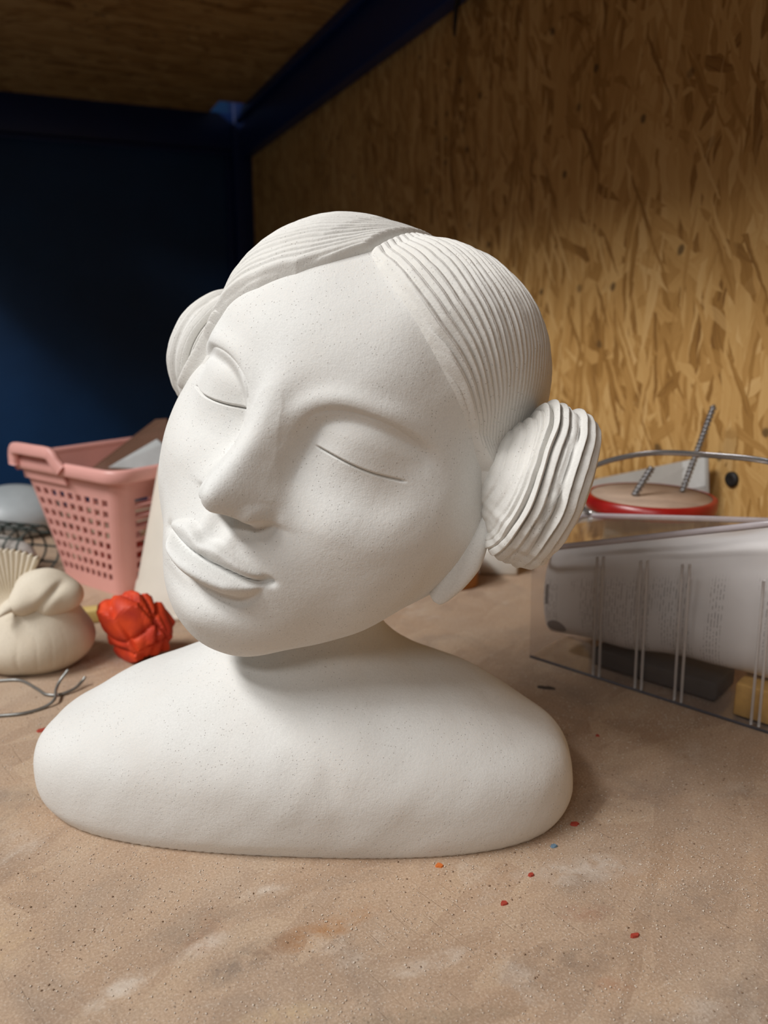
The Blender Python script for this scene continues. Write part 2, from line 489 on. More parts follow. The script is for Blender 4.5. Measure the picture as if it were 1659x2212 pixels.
# directions: poles on the left/right axis (under the buns), finer on the face side
C0 = np.array([0.0, 0.55, -0.08])
def lonlat(nlon, nlat, dens=0.62):
    u = np.linspace(-1, 1, nlon, endpoint=False)
    lon = np.pi * ((1 - dens) * u + dens * u ** 3) * 1.0
    v = np.linspace(-1, 1, nlat)
    lat = (np.pi / 2) * v * 0.9995
    LO, LA = np.meshgrid(lon, lat, indexing='ij')
    return np.stack([np.sin(LA), -np.cos(LO) * np.cos(LA), np.sin(LO) * np.cos(LA)], -1)
NLON, NLAT = 840, 520
DIR = lonlat(NLON, NLAT)
R_skin = radial(C0, DIR, sdf_skull)
P = C0 + DIR * R_skin[..., None]
FACES = grid_faces(NLON, NLAT, wrap_n=True)

def bumpf(x, z, cx, cz, sx, sz):
    return np.exp(-((x - cx) / sx) ** 2 - ((z - cz) / sz) ** 2)

def ci(x, xs, ys, w=.028):
    """rounded interpolation of a drawn curve"""
    g = np.linspace(xs[0] - .2, xs[-1] + .2, 900); dx = g[1] - g[0]
    v = np.interp(g, xs, ys)
    k = np.exp(-(np.arange(-90, 91) * dx / w) ** 2); k /= k.sum()
    v = np.convolve(np.pad(v, 90, mode='edge'), k, mode='valid')
    return np.interp(x, g, v)

def face_relief(x, z):
    """forward relief of the face, as a function of the frontal coordinates"""
    D = np.zeros_like(x)
    ax = np.abs(x)
    # eye sockets under the brow arch
    dx = ax - .42
    q = (np.abs(dx / np.where(dx < 0, .315, .40)) ** 2.5 + np.abs((z + .15) / .318) ** 2.5 + 1e-9) ** (1 / 2.5)
    fade = sstep(-.42, -.08, z) * sstep(.80, .52, ax)
    D -= .072 * sstep(0, .24, 1 - q) * fade
    arch = sstep(-.22, .02, z) * sstep(.72, .5, ax)
    D += .024 * np.exp(-((q - 1.05) / .15) ** 2) * arch
    # eyelids: domed above, melting into the cheek below
    for sg, cx, rx, zc in ((1, .400, .240, .012), (-1, .385, .250, .022)):
        xx = sg * x - cx
        zz = z - zc - .03 * xx
        e = (xx / rx) ** 2 + (zz / .130) ** 2
        tq = np.clip(-zz / .14, 0, 1)
        dome = np.where(zz > 0, np.clip(1 - e, 0, 1) ** (.85 + .6 * sstep(.3, .95, xx / rx)), np.clip(1 - (xx / (rx * (1 + .35 * tq))) ** 2, 0, 1) ** (.85 + .6 * sstep(.3, .95, xx / rx) + .9 * tq) * np.clip(1 - (zz / .27) ** 2, 0, 1) ** 2)
        D += .080 * dome * (sg * x > 0)
    # slits
    for sg, xs, zs in ((1, [.210, .310, .410, .505, .605], [-.066, -.071, -.081, -.083, -.070]),
                       (-1, [.165, .270, .380, .485, .605], [-.040, -.066, -.082, -.088, -.080])):
        xx = sg * x
        zl = ci(xx, xs, zs, .05)
        m = sstep(xs[0] - .01, xs[0] + .03, xx) * sstep(xs[-1] + .01, xs[-1] - .03, xx)
        s = z - zl
        D += m * (.010 * sstep(xs[-1] + .01, xs[-1] - .14, xx) * np.exp(-np.clip(s, 0, 1) / .05) * (s > 0) - .018 * np.exp(-(s / .0055) ** 2))
    # nose
    z_face = z
    z = z - .033 * sstep(-.08, -.34, z) * sstep(-.66, -.56, z)
    hz = ci(z, [-.62, -.53, -.50, -.46, -.42, -.37, -.31, -.23, -.14, -.05, .05, .15, .30], [.10, .14, .180, .222, .245, .245, .215, .172, .132, .098, .068, .040, 0])
    wz = np.interp(z, [-.5, -.44, -.38, -.30, -.20, -.10, 0, .15], [.165, .163, .150, .130, .108, .097, .098, .13])
    nose = hz * np.exp(-np.abs(x / wz) ** 2.1)
    nose = nose + .022 * bumpf(x, z, 0, -.42, .085, .07)
    ala = .128 * (np.exp(-(((ax - .118) / .070) ** 2 + ((z + .452) / .072) ** 2) ** 1.4))
    hk = np.clip(.5 + .5 * (nose - ala) / .05, 0, 1)
    nose = ala * (1 - hk) + nose * hk + .05 * hk * (1 - hk) * sstep(.0, .06, np.minimum(nose, ala))
    zb = -.505 + .012 * np.exp(-((ax - .065) / .04) ** 2) + .035 * sstep(.12, .19, ax)
    nose *= sstep(-.024, .016, z - zb)
    D += nose
    D -= .070 * bumpf(ax, z, .068, -.500, .034, .012)
    D -= .012 * np.exp(-((ax - .195) / .03) ** 2 - ((z + .45) / .06) ** 2)
    z = z_face
    # muzzle, philtrum
    D += .044 * bumpf(x, z, -.01, -.675, .27, .16)
    ph = sstep(-.665, -.60, z) * sstep(-.47, -.53, z)
    D += ph * (.010 * np.exp(-((x + .105) / .035) ** 2) + .010 * np.exp(-((x - .050) / .035) ** 2) - .012 * np.exp(-((x + .028) / .045) ** 2))
    # lips
    x0 = x + .030
    zl = ci(x0, [-.32, -.27, -.145, 0, .11, .21, .30], [-.715, -.716, -.714, -.705, -.711, -.717, -.704])
    zu = ci(x0, [-.32, -.25, -.135, -.075, -.02, .036, .12, .225, .30], [-.712, -.672, -.632, -.646, -.664, -.640, -.655, -.682, -.700])
    zd = ci(x0, [-.32, -.265, -.2, -.105, .015, .13, .22, .275, .30], [-.718, -.752, -.785, -.814, -.828, -.830, -.810, -.766, -.706])
    tap = sstep(-.325, -.17, x0) * sstep(.31, .17, x0)
    gm = sstep(-.325, -.29, x0) * sstep(.295, .26, x0)
    u = np.clip((zl - z) / (zl - zd + 1e-4), 0, 1)
    D += (.080 * tap ** .8 + .004) * gm * np.sin(np.pi * u ** .9) * (z < zl)
    D -= .022 * tap * np.exp(-((z - zd + .022) / .028) ** 2)
    u = np.clip((z - zl) / (zu - zl + .012), 0, 2)
    D += .046 * tap ** .6 * (.25 + .75 * sstep(.0, .95, u)) * (1 - sstep(.98, 1.45, u)) * sstep(-.012, .010, z - zl)
    D -= .032 * gm * np.exp(-((z - zl) / .013) ** 2)
    D -= .050 * bumpf(x0, z, .288, -.690, .030, .018) + .018 * bumpf(x0, z, -.32, -.714, .03, .03)
    # groove under the lip, chin
    D -= .024 * bumpf(x, z, 0, -.885, .20, .045)
    D += .035 * bumpf(x, z, 0, -1.0, .19, .10)
    # cheeks
    D += .022 * bumpf(ax, z, .44, -.36, .20, .20)
    return D

nz3 = SinNoise(3, 3, 24)
front = sstep(.62, .30, P[..., 1])
rel = face_relief(P[..., 0], P[..., 2])
PF = P.copy()
PF[..., 1] -= rel * front
lum = .0035 * nz3(P, 5.5) + .0016 * nz3(P[..., [1, 2, 0]], 15)
PF += DIR * lum[..., None]
hid = (P[..., 1] > .72) & (P[..., 2] > -.15) & (np.abs(P[..., 0]) < .7)      # the back of the skull lies under the hair
HF = FACES[~hid.ravel()[FACES].all(1)]
_u = np.unique(HF); _m = np.full(P.size // 3, -1); _m[_u] = np.arange(len(_u))
head = link('head', npmesh('head', head_world(PF.reshape(-1, 3)[_u]), _m[HF]), M_clay, bust)
head['label'] = 'smooth face with closed eyelids, nose and lips'

# hair: two combed sections meeting at the middle parting
HLON, HLAT = 1200, 290
_lo, _la = np.meshgrid(np.radians(np.concatenate([np.linspace(-32, 152, 1080), np.linspace(152, 262, 121)[1:]])), (-.05 + 1.05 * np.linspace(0, 1, HLAT) ** 1.35) * np.pi / 2 * .9995, indexing='ij')
HDIR0 = np.stack([np.sin(_la), -np.cos(_lo) * np.cos(_la), np.sin(_lo) * np.cos(_la)], -1)
HSK = radial(C0, HDIR0, sdf_skull, lo=.3, hi=1.8, it=21)      # the skull is symmetric: one side serves both
HRH = radial(C0, HDIR0, sdf_hair, lo=.3, hi=1.8, it=21)
HFACES = grid_faces(HLON, HLAT)
BY, BZ = 0.75, -0.08
def hair_section(side):
    s = 1 if side > 0 else -1
    HDIR = HDIR0 * np.array([s, 1, 1])
    HP = C0 + HDIR * HSK[..., None]
    x, y, z = HP[..., 0] * s, HP[..., 1], HP[..., 2]
    psi = np.degrees(np.arctan2(-(y - BY), z - BZ))          # 0 = up, + = towards the face
    if s > 0:
        edge = np.interp(x, [0, .12, .27, .47, .62, .72, .80, .87, .95], [27, 33, 38.5, 44, 46, 48, 54, 88, 120])
        thick, spacing, depth = .034, 3.1, .0205
    else:
        edge = np.interp(x, [0, .10, .20, .35, .54, .64, .72, .80, .9], [27, 37, 45, 51, 55, 66, 86, 104, 125])
        thick, spacing, depth = .050, 3.0, .0165
    rho = np.sqrt((y - BY) ** 2 + (z - BZ) ** 2)
    m = np.radians(edge - psi) * rho
    m = np.minimum(m, np.where(y > .62, z + .30, 9))      # the nape stays bare
    # wobble of the cut edge
    m = m + .006 * np.sin(9 * x + 2) + .004 * np.sin(23 * x)
    R_h = HRH
    t_ = np.clip(m / .030, 0, 1)
    ramp = np.where(m > 0, 1 - (1 - t_) ** 2.4, 0)
    body = np.maximum(R_h, HSK + thick) + .06 * sstep(.46, .12, rho) * sstep(.5, .75, x)     # swells where it gathers into the bun
    # strands follow the hairline
    pp = psi - (np.minimum(edge, 58) - 44) * sstep(80, 20, np.abs(psi - edge))
    nn = SinNoise(11 + s, 2, 10)
    Q = np.stack([x * 2.2, pp * .03], -1)
    ph = pp / spacing + .95 * nn(Q, 1.0) + .28 * nn(Q, 3.2)
    cell = np.floor(ph)
    fr = ph - cell
    hsh = lambda k: (np.sin(k * 12.9898 + 4.1 * s) * 43758.5453) % 1.0
    w = sstep(0, 1, fr)
    step = (hsh(cell) * (1 - w) + hsh(cell + 1) * w) - .5
    val = np.exp(-(np.sin(np.pi * fr) / .46) ** 2) * (.55 + .6 * hsh(cell + 7))
    saw = (np.where(fr < .84, fr / .84, (1 - fr) / .16) - .5) * .75
    fine = np.exp(-(np.sin(np.pi * (ph * 2.3 + .35 * nn(Q, 1.4))) / .25) ** 2)
    g = depth * (-1.0 * val + .55 * step + saw * (.9 if s > 0 else .3) - .22 * fine)
    g *= sstep(.0, .10, x) * .85 + .15
    g *= 1 - .9 * sstep(54, 66, psi)               # the lock in front of the ear is smooth
    g *= 1 - sstep(.60, .82, x)
    g += .0010 * nz3(HP, 30)
    Rr = np.where(m > 0, (HSK - .02) * (1 - ramp) + (body + g) * ramp, HSK - .02 - .25 * np.clip(-m, 0, .1))
    # parting: each section dives under at the middle line
    part = sstep(-.035, .028, x + .006 * np.sin(11 * z + 5 * y))
    Rr = (HSK - .03) * (1 - part) + Rr * part
    V = C0 + HDIR * Rr[..., None]
    keep = (m > -.06) & (x > -.05)
    kf = keep.ravel()[HFACES].all(1)
    F = HFACES[kf]
    used = np.unique(F); mp = np.full(V.size // 3, -1); mp[used] = np.arange(len(used))
    me = npmesh('hair_section', head_world(V.reshape(-1, 3)[used]), mp[F])
    return link('hair_section', me, M_clayhair, bust)
h1 = hair_section(1); h1['label'] = 'deeply grooved combed hair sweeping to the near bun'
h2 = hair_section(-1); h2['label'] = 'finely combed hair on the far side of the parting'

# buns: coiled drums with ridges, turned about an axis through the head
def bun(center, yaw, tilt, R, L, n, seed, mirror):
    c = np.array(center)
    a = np.array([math.cos(yaw) * math.cos(tilt), math.sin(yaw) * math.cos(tilt), math.sin(tilt)])
    e1 = np.cross(a, [0, 0, 1.]); e1 /= np.linalg.norm(e1); e2 = np.cross(e1, a)
    na, nt = 260, 300
    al = np.concatenate([[-np.pi / 2 * 1.0] * 0, np.linspace(-1.0, np.pi / 2, na)])
    sp = lambda v, e: np.sign(v) * np.abs(v) ** e
    rho = R * sp(np.cos(al), 2 / n); axp = L * sp(np.sin(al), 2 / n)
    # inner side: narrow to a stem going into the head
    st = np.linspace(0, 1, 91)[:-1]
    rho = np.concatenate([.15 + (rho[0] - .15) * st ** 2.2, rho]); axp = np.concatenate([-.23 + (axp[0] + .23) * st, axp])
    na = len(rho)
    arc = np.concatenate([[0], np.cumsum(np.hypot(np.diff(rho), np.diff(axp)))])
    th = np.linspace(0, 2 * np.pi, nt, endpoint=False)
    A, TH = np.meshgrid(arc, th, indexing='ij')
    nn = SinNoise(seed, 3, 14)
    Qc = np.stack([rho[:, None] * np.cos(TH) * 3, rho[:, None] * np.sin(TH) * 3, np.repeat(axp[:, None], nt, 1) * 3], -1)
    ph = A / .043 + .42 * nn(Qc, 1.0) + .12 * nn(Qc, 3.0) + .25 * np.sin(TH + seed)
    fr = ph % 1.0
    k = np.floor(ph)
    hs = (np.sin(k * 12.9898 + seed) * 43758.5453) % 1.0
    low = sstep(-.30, -.80, np.cos(TH))           # worn smoother underneath
    inner = sstep(-.125, -.158, axp)[:, None]       # flatter on the side that meets the hair
    val = np.exp(-(np.sin(np.pi * fr) / .40) ** 2)
    saw = np.where(fr < .80, fr / .80, (1 - fr) / .20) - .5
    g = .024 * (-.7 * val + 1.1 * saw) * (1 - .7 * low) * (.6 + .7 * hs) * (1 - .35 * inner)
    g *= .5 + .5 * sstep(0, .12, A - arc[91])      # shallower where it joins the head
    g += .0022 * nn(Qc, 7) + .0045 * low * nn(Qc, 12)
    # normals of the profile
    dr = np.gradient(rho); da = np.gradient(axp); ln = np.hypot(dr, da) + 1e-9
    nr, nx = da / ln, -dr / ln
    RR = rho[:, None] + g * nr[:, None]; AA = axp[:, None] + g * nx[:, None]
    RR = np.maximum(RR, 0); RR[-1] = 0; AA[-1] = axp[-1]
    # the inner end leans over into the side of the head
    tgt = np.array([math.copysign(.58, c[0]), .80, .10]) - (c + a * axp[0])
    lean = np.zeros(na); lean[:90] = (1 - st) ** 1.0
    V = c + lean[:, None, None] * tgt + AA[..., None] * a + (RR * np.sin(TH))[..., None] * e1 + (RR * np.cos(TH))[..., None] * e2
    me = npmesh('hair_bun', head_world(V.reshape(-1, 3)), grid_faces(na, nt, wrap_m=True))
    return link('hair_bun', me, M_clayhair, bust)
b1 = bun((1.045, .722, .089), .399, -.003, .392, .161, 4.27, 3, 1)
b1['label'] = 'ridged coiled bun over the near ear'
b2 = bun((-.8617, .8389, .0396), math.pi - .399, -.003, .3845, .158, 4.27, 8, -1)
b2['label'] = 'coiled bun peeking out on the far side'

for o_ in (h1, h2, b1, b2):
    try:
        o_.cycles.shadow_terminator_geometry_offset = 0.15
        o_.cycles.shadow_terminator_offset = 0.05
    except Exception:
        pass

# ear lobes below the buns
def ear(s):
    pts = smooth_path([(.885, .66, -.15), (.900, .635, -.24), (.902, .62, -.324), (.890, .61, -.41), (.864, .60, -.50), (.836, .60, -.575), (.818, .605, -.618)], 60)
    pts[:, 0] *= s
    tt = np.linspace(0, 1, 60)
    wd = np.interp(tt, [0, .2, .42, .62, .82, .93, 1], [.03, .048, .066, .062, .050, .038, .004])
    th = np.interp(tt, [0, .3, .7, .93, 1], [.045, .042, .036, .028, .004])
    fwd = np.array([-.236 * s, .942, -.239]); fwd /= np.linalg.norm(fwd)
    W = head_world(pts)
    up = HR @ fwd
    me = sweep('ear', W, wd * HS, th * HS, seg=28, up=up, power=2.3)
    return link('ear', me, M_clay, bust)
ear(1)['label'] = 'ear lobe showing below the near bun'
ear(-1)['label'] = 'ear lobe on the far side'

# shoulders and neck
def sdf_torso(p):
    c = np.array([-0.0571, 0.5101, 0.027]); r = np.array([0.1899, 0.0775, 0.057]); n, ang = 2.7185, -0.0575
    q = p - c
    x = q[..., 0] * math.cos(ang) + q[..., 1] * math.sin(ang); y = -q[..., 0] * math.sin(ang) + q[..., 1] * math.cos(ang)
    k = (np.abs(x / r[0]) ** n + np.abs(y / r[1]) ** n + np.abs(q[..., 2] / r[2]) ** n + 1e-12) ** (1 / n)
    A = (k - 1) * r.min()
    B = ell(p, (-0.0538, 0.53, 0.0592), (0.1076, 0.0642, 0.0391))
    a, b = np.array([-0.0661, 0.5376, .08]), np.array([-0.0379, .54, .22])
    ab = b - a
    h = np.clip(((p - a) @ ab) / (ab @ ab), 0, 1)
    N = np.linalg.norm(p - a - h[..., None] * ab, axis=-1) - (.0362 + (.052 - .0362) * h)
    return np.maximum(smin(smin(A, B, .06), N, .06), -p[..., 2])
TC = np.array([-0.056, 0.520, 0.045])
lon = np.linspace(-np.pi, np.pi, 440, endpoint=False); lat = np.linspace(-np.pi / 2 + .002, np.pi / 2 - .002, 270)
LO, LA = np.meshgrid(lon, lat, indexing='ij')
TD = np.stack([np.sin(LO) * np.cos(LA), -np.cos(LO) * np.cos(LA), np.sin(LA)], -1)
TR = radial(TC, TD, sdf_torso, hi=.4)
TP = TC + TD * TR[..., None]
nt1 = SinNoise(21, 3, 26)
d = .0011 * nt1(TP, 26) + .00045 * nt1(TP, 70) + .0002 * nt1(TP, 160)
# faint thumbed furrows on the chest
d += -.0004 * np.exp(-((TP[..., 0] + .035 + .25 * (TP[..., 2] - .06)) / .006) ** 2) * sstep(.03, .05, TP[..., 2]) * sstep(.09, .07, TP[..., 2])
TP2 = TP + TD * (d * sstep(.0, .012, TP[..., 2]))[..., None]
TP2[..., 2] = np.where(TP[..., 2] < .0006, 0.0002, np.maximum(TP2[..., 2], 0.0002))
torso = link('shoulders', npmesh('shoulders', (TP2 - BASE).reshape(-1, 3), grid_faces(440, 270, wrap_n=True)), M_clay, bust)
torso['label'] = 'rounded shoulders and neck with a flat base'

# ------------------------------------------------------------------ pink basket
M_pink = plain('pink_plastic', (0.76, 0.385, 0.345), 0.38, var=0.05, scale=20, spec=0.5)
UA = np.array([-0.81, 0.586]); VA = np.array([0.586, 0.81])
BP = np.array([-0.3235, 0.921]) + UA * 0.065 + VA * 0.125
basket = thing('plastic_basket', 'pink plastic basket with rows of square holes, behind the clay bird', 'basket', (BP[0], BP[1], 0))
basket.rotation_euler = (0, 0, math.atan2(UA[1], UA[0]) - math.pi)   # local -x = towards UA, local +y = VA
# local x axis = -UA, local y axis = rotate(+90) of it
def rrect(w, d, r, s_breaks):
    """points of a rounded rectangle; returns list of (x,y,tag)"""
    pts = []
    hx, hy = w / 2 - r, d / 2 - r
    sides = [((-hx, -d / 2), (hx, -d / 2)), ((w / 2, -hy), (w / 2, hy)), ((hx, d / 2), (-hx, d / 2)), ((-w / 2, hy), (-w / 2, -hy))]
    cors = [((hx, -hy), -90), ((hx, hy), 0), ((-hx, hy), 90), ((-hx, -hy), 180)]
    for k in range(4):
        a, b = sides[k]
        for f in s_breaks[k]:
            pts.append((a[0] + (b[0] - a[0]) * f, a[1] + (b[1] - a[1]) * f))
        c, st = cors[k]
        for q in range(1, 6):
            an = math.radians(st + 90 * q / 6)
            pts.append((c[0] + r * math.cos(an), c[1] + r * math.sin(an)))
    return pts
def breaks(n, margin, ratio):
    out = [0.0]; hole = []
    step = (1 - 2 * margin) / n
    for k in range(n):
        a = margin + step * (k + (1 - ratio) / 2)
        hole.append(len(out)); out += [a, a + step * ratio]
    out.append(1.0)
    return out, hole
def make_basket():
    H = 0.158
    bs, hs = breaks(9, -0.015, 0.60)
    bl, hl = breaks(6, 0.012, 0.76)
    sb = [bs, bl, bs, bl]
    vb, hv = breaks(8, 0.0, 0.62)
    vb = [0.10 + 0.72 * v for v in vb]; vb[0] = 0.0; vb[-1] = 1.0
    rows = []
    for v in vb:
        e = v ** 1.15
        rows.append([(x, y, v * H) for x, y in rrect(0.130 + .076 * e, 0.250 + .046 * e, 0.017, sb)])
    n = len(rows[0])
    holes = set(); off = 0
    for k in range(4):
        hh = hs if k % 2 == 0 else hl
        for h in hh: holes.add(off + h)
        off += len(sb[k]) + 5
    V = [p for r_ in rows for p in r_]; F = []
    for j in range(len(rows) - 1):
        for i in range(n):
            if i in holes and j in hv: continue
            F.append((j * n + i, j * n + (i + 1) % n, (j + 1) * n + (i + 1) % n, (j + 1) * n + i))
    me = pymesh('wall', V, F, False)
    o = link('basket_wall', me, M_pink, basket)
    md = o.modifiers.new('thick', 'SOLIDIFY'); md.thickness = 0.0022; md.offset = -1
    link('base', pymesh('base', [(x, y, .002) for x, y, z in rows[0]], [tuple(range(n))]), M_pink, basket).modifiers.new('thick', 'SOLIDIFY').thickness = .002
    P_ = np.array([(x, y, H) for x, y in rrect(0.213, 0.303, 0.022, [[.05 * q for q in range(21)]] * 4)])
    rim = link('rim', sweep('rim', P_, .0055, .0085, seg=12, closed=True, power=3.0), M_pink, basket)
    # hand grip: a raised bridge on the short side with open window under it
    g = np.array([(-.088, -.160, H - .002), (-.087, -.160, H + .012), (-.082, -.161, H + .0185), (-.070, -.161, H + .020), (-.040, -.161, H + .020), (-.012, -.161, H + .020), (-.003, -.160, H + .017), (.004, -.159, H + .008), (.012, -.157, H + .0)])
    link('handle', sweep('handle', smooth_path(g, 50), .0075, .0050, seg=12, up=(0, -1, .2), power=4.0), M_pink, basket)
    link('handle_panel', hexa_mesh('handle_panel', [(-.086, -.146, H - .020), (.006, -.146, H - .020), (.006, -.149, H - .020), (-.086, -.149, H - .020),
                                                    (-.084, -.153, H + .017), (-.002, -.153, H + .017), (-.002, -.156, H + .017), (-.084, -.156, H + .017)]), M_pink, basket)
    link('grip_end', sweep('grip_end', smooth_path([(-.092, -.150, H - .002), (-.108, -.142, H), (-.122, -.134, H + .001)], 12), .007, .0095, seg=12, power=3), M_pink, basket)
make_basket()

def from_basket(x, y, z):
    a = basket.rotation_euler[2]
    return (BP[0] + x * math.cos(a) - y * math.sin(a), BP[1] + x * math.sin(a) + y * math.cos(a), z)

def clear_mat(name, col, rough=0.12, alpha=0.25):
    t = NT(name)
    nz = t.noise(t.coord(), 40, 3)
    t.set(color=t.ramp(nz, [(0.3, tuple(v * .94 for v in col)), (0.7, col)]), rough=rough, alpha=alpha, spec=0.6)
    return t.m
M_smoke = clear_mat('smoky_brown_film', (0.16, 0.085, 0.055), 0.25, 0.82)
M_label = plain('white_print_label', (0.42, 0.44, 0.44), 0.5, var=0.1, scale=30)

pk = thing('film_packet', 'smoky brown plastic packet with white label sticking out of the pink basket', 'packet', from_basket(.02, .03, .10))
rel_p = lambda p: tuple(np.array(p) - np.array(from_basket(.02, .03, .10)))
def slab(name, c4, th, mat, parent, origin):
    """thin plate through 4 world corners"""
    c = np.array(c4, float) - np.array(origin)
    n = np.cross(c[1] - c[0], c[3] - c[0]); n /= np.linalg.norm(n)
    return link(name, hexa_mesh(name, [*(c - n * th / 2), *(c + n * th / 2)]), mat, parent)
def cam_pt(px, py, Y):
    """design helper: point seen at photo pixel (px,py) standing Y metres in front"""
    d = np.array([px - 829.5, 0, 0]) + 1700 * np.array([0, math.cos(PITCH), -math.sin(PITCH)]) - (py - 1106) * np.array([0, math.sin(PITCH), math.cos(PITCH)])
    return np.array([0, 0, .334]) + d * (Y / d[1])
def on_top(px, py, z=0.0):
    d = np.array([px - 829.5, 0, 0]) + 1700 * np.array([0, math.cos(PITCH), -math.sin(PITCH)]) - (py - 1106) * np.array([0, math.sin(PITCH), math.cos(PITCH)])
    return np.array([0, 0, .334]) + d * ((z - .334) / d[2])
og = pk.location
slab('film', [cam_pt(150, 1050, 1.08), cam_pt(375, 1060, 1.00), cam_pt(362, 905, 1.06), cam_pt(338, 907, 1.065)], .004, M_smoke, pk, og)
slab('label', [cam_pt(235, 1010, 1.03), cam_pt(380, 1015, .985), cam_pt(352, 960, 1.0), cam_pt(340, 949, 1.01)], .003, M_label, pk, og)

# red scraps lying inside the basket
M_redin = plain('dull_red_scrap', (0.42, 0.055, 0.035), 0.6, var=0.25, scale=80, bump=.4)
M_brownin = plain('brown_scrap', (0.17, 0.085, 0.035), 0.7, var=0.3, scale=60, bump=.4)
def lump(name, mat, loc, size, seed, label=None, cat=None, group=None, parent=None, n=48, amp=.22, freq=2.4, flat=True, ridged=0.0):
    """irregular rounded lump, resting on its base"""
    lo = np.linspace(-np.pi, np.pi, n, endpoint=False); la = np.linspace(-np.pi / 2, np.pi / 2, n // 2)
    LO, LA = np.meshgrid(lo, la, indexing='ij')
    Dd = np.stack([np.cos(LO) * np.cos(LA), np.sin(LO) * np.cos(LA), np.sin(LA)], -1)
    nn = SinNoise(seed, 3, 12)
    r = 1 + amp * nn(Dd, freq)
    if ridged: r = r - ridged * np.abs(nn(Dd, freq * 1.7))
    V = Dd * r[..., None] * np.array(size) / 2
    if flat:
        zmin = -size[2] * .40
        V[..., 2] = np.maximum(V[..., 2], zmin) - zmin
    o = link(name, npmesh(name, V.reshape(-1, 3), grid_faces(n, n // 2, wrap_n=True), smooth=not ridged), mat, parent)
    o.location = loc
    if label: tag(o, label, cat, group)
    return o
for k, (x, y, z, sz, sd, mt, lb) in enumerate([(-.008, -.07, .004, (.075, .06, .05), 5, M_redin, 'dull red scrap inside the pink basket, near the front holes'),
                                     (.018, .07, .004, (.06, .06, .05), 9, M_redin, 'dull red scrap inside the pink basket, behind the other scraps'),
                                     (-.016, .01, .005, (.06, .06, .075), 13, M_brownin, 'brown crumpled scrap seen through the holes of the pink basket')]):
    lump('scrap', mt, from_basket(x, y, z), sz, sd, lb, 'scrap', 'scraps inside the basket', ridged=.25)

# ------------------------------------------------------------------ white bag and wire mesh behind, far left
M_bag = plain('white_plastic_bag', (0.42, 0.46, 0.48), 0.35, var=0.12, scale=18, bump=.3, spec=.5)
lump('plastic_bag', M_bag, tuple(on_top(30, 1150)), (.17, .13, .088), 31, 'whitish plastic bag slumped behind the pink basket and wire mesh', 'bag', amp=.10, n=64, freq=1.6)
M_wire = plain('dark_green_wire', (0.045, 0.06, 0.055), 0.45, metal=0.3, var=0.2)
M_greywire = plain('grey_galvanised_wire', (0.27, 0.27, 0.26), 0.38, metal=0.75, var=0.12)
M_paper = plain('grey_white_paper', (0.47, 0.45, 0.42), 0.8, var=0.1, scale=25, bump=.3)
wl = on_top(-10, 1238)
roll = thing('wire_mesh_roll', 'rolled piece of dark wire mesh in front of the white bag', 'wire mesh', tuple(wl))
ra = math.atan2(.30, -.95)
roll.rotation_euler = (0, 0, ra)
RR_, LL_ = .036, .15
for k in range(8):
    x = -LL_ / 2 + LL_ * k / 7
    a = np.linspace(0, 2 * np.pi, 36, endpoint=False)
    ring = np.stack([np.full(36, x) + .003 * np.sin(3 * a + k), RR_ * np.cos(a) * (1 + .04 * np.sin(2 * a)), RR_ + .0016 + RR_ * np.sin(a) * .93], -1)
    link('wire', sweep('wire', ring, .0015, seg=6, up=(1, 0, 0), closed=True), M_wire, roll)
for k in range(10):
    a = 2 * math.pi * k / 10 + .1
    pth = smooth_path([(-LL_ / 2 - .004, RR_ * math.cos(a), RR_ + .0016 + RR_ * math.sin(a) * .93), (0, (RR_ + .0016) * math.cos(a + .05), RR_ + .0016 + RR_ * math.sin(a + .05) * .93), (LL_ / 2 + .004, RR_ * math.cos(a + .1), RR_ + .0016 + RR_ * math.sin(a + .1) * .93)], 16)
    link('wire', sweep('wire', pth, .0015, seg=6), M_wire, roll)
wad = lump('paper_wad', M_paper, (wl[0], wl[1], .0045), (.135, .052, .056), 44, 'greyish white paper rolled inside the dark wire mesh', 'paper', amp=.05)
wad.rotation_euler = (0, 0, ra)

# ------------------------------------------------------------------ clay bird
M_cream = clay_mat('cream_unglazed_clay', (0.74, 0.67, 0.55), (0.70, 0.60, 0.46), pits=False)
BL = np.array(on_top(85, 1478)) + np.array([-.021, .050, 0])
bird = thing('clay_bird', 'small cream clay bird figurine with ridged fan tail', 'figurine', tuple(BL))
def star(name, parts, center, k, fn, mat, parent, nl=200, nb=110):
    lo = np.linspace(-np.pi, np.pi, nl, endpoint=False); la = np.linspace(-np.pi / 2 + .003, np.pi / 2 - .003, nb)
    LO, LA = np.meshgrid(lo, la, indexing='ij')
    Dd = np.stack([np.sin(LO) * np.cos(LA), -np.cos(LO) * np.cos(LA), np.sin(LA)], -1)
    def sdf(p):
        v = None
        for c, r in parts:
            e = ell(p, c, r); v = e if v is None else smin(v, e, k)
        return np.maximum(v, -p[..., 2])
    c = np.array(center)
    r = radial(c, Dd, sdf, lo=.001, hi=.2, it=18)
    Pp = c + Dd * r[..., None]
    Pp = Pp + Dd * fn(Pp, Dd)[..., None] * sstep(0, .004, Pp[..., 2])[..., None]
    Pp[..., 2] = np.maximum(Pp[..., 2], 0.0001)
    return link(name, npmesh(name, Pp.reshape(-1, 3), grid_faces(nl, nb, wrap_n=True)), mat, parent)
nb_ = SinNoise(51, 3, 16)
def plumage(p, d):
    az = np.arctan2(p[..., 0], -p[..., 1] + .02)
    st = np.exp(-(np.sin(az * 16 + 2.2 * nb_(p, 34)) / .30) ** 2) * sstep(.060, .015, p[..., 2]) * sstep(.004, .014, p[..., 2]) * (.5 + .5 * nb_(p, 45))
    return -.0013 * st + .0011 * nb_(p, 60) + .0014 * nb_(p, 22)
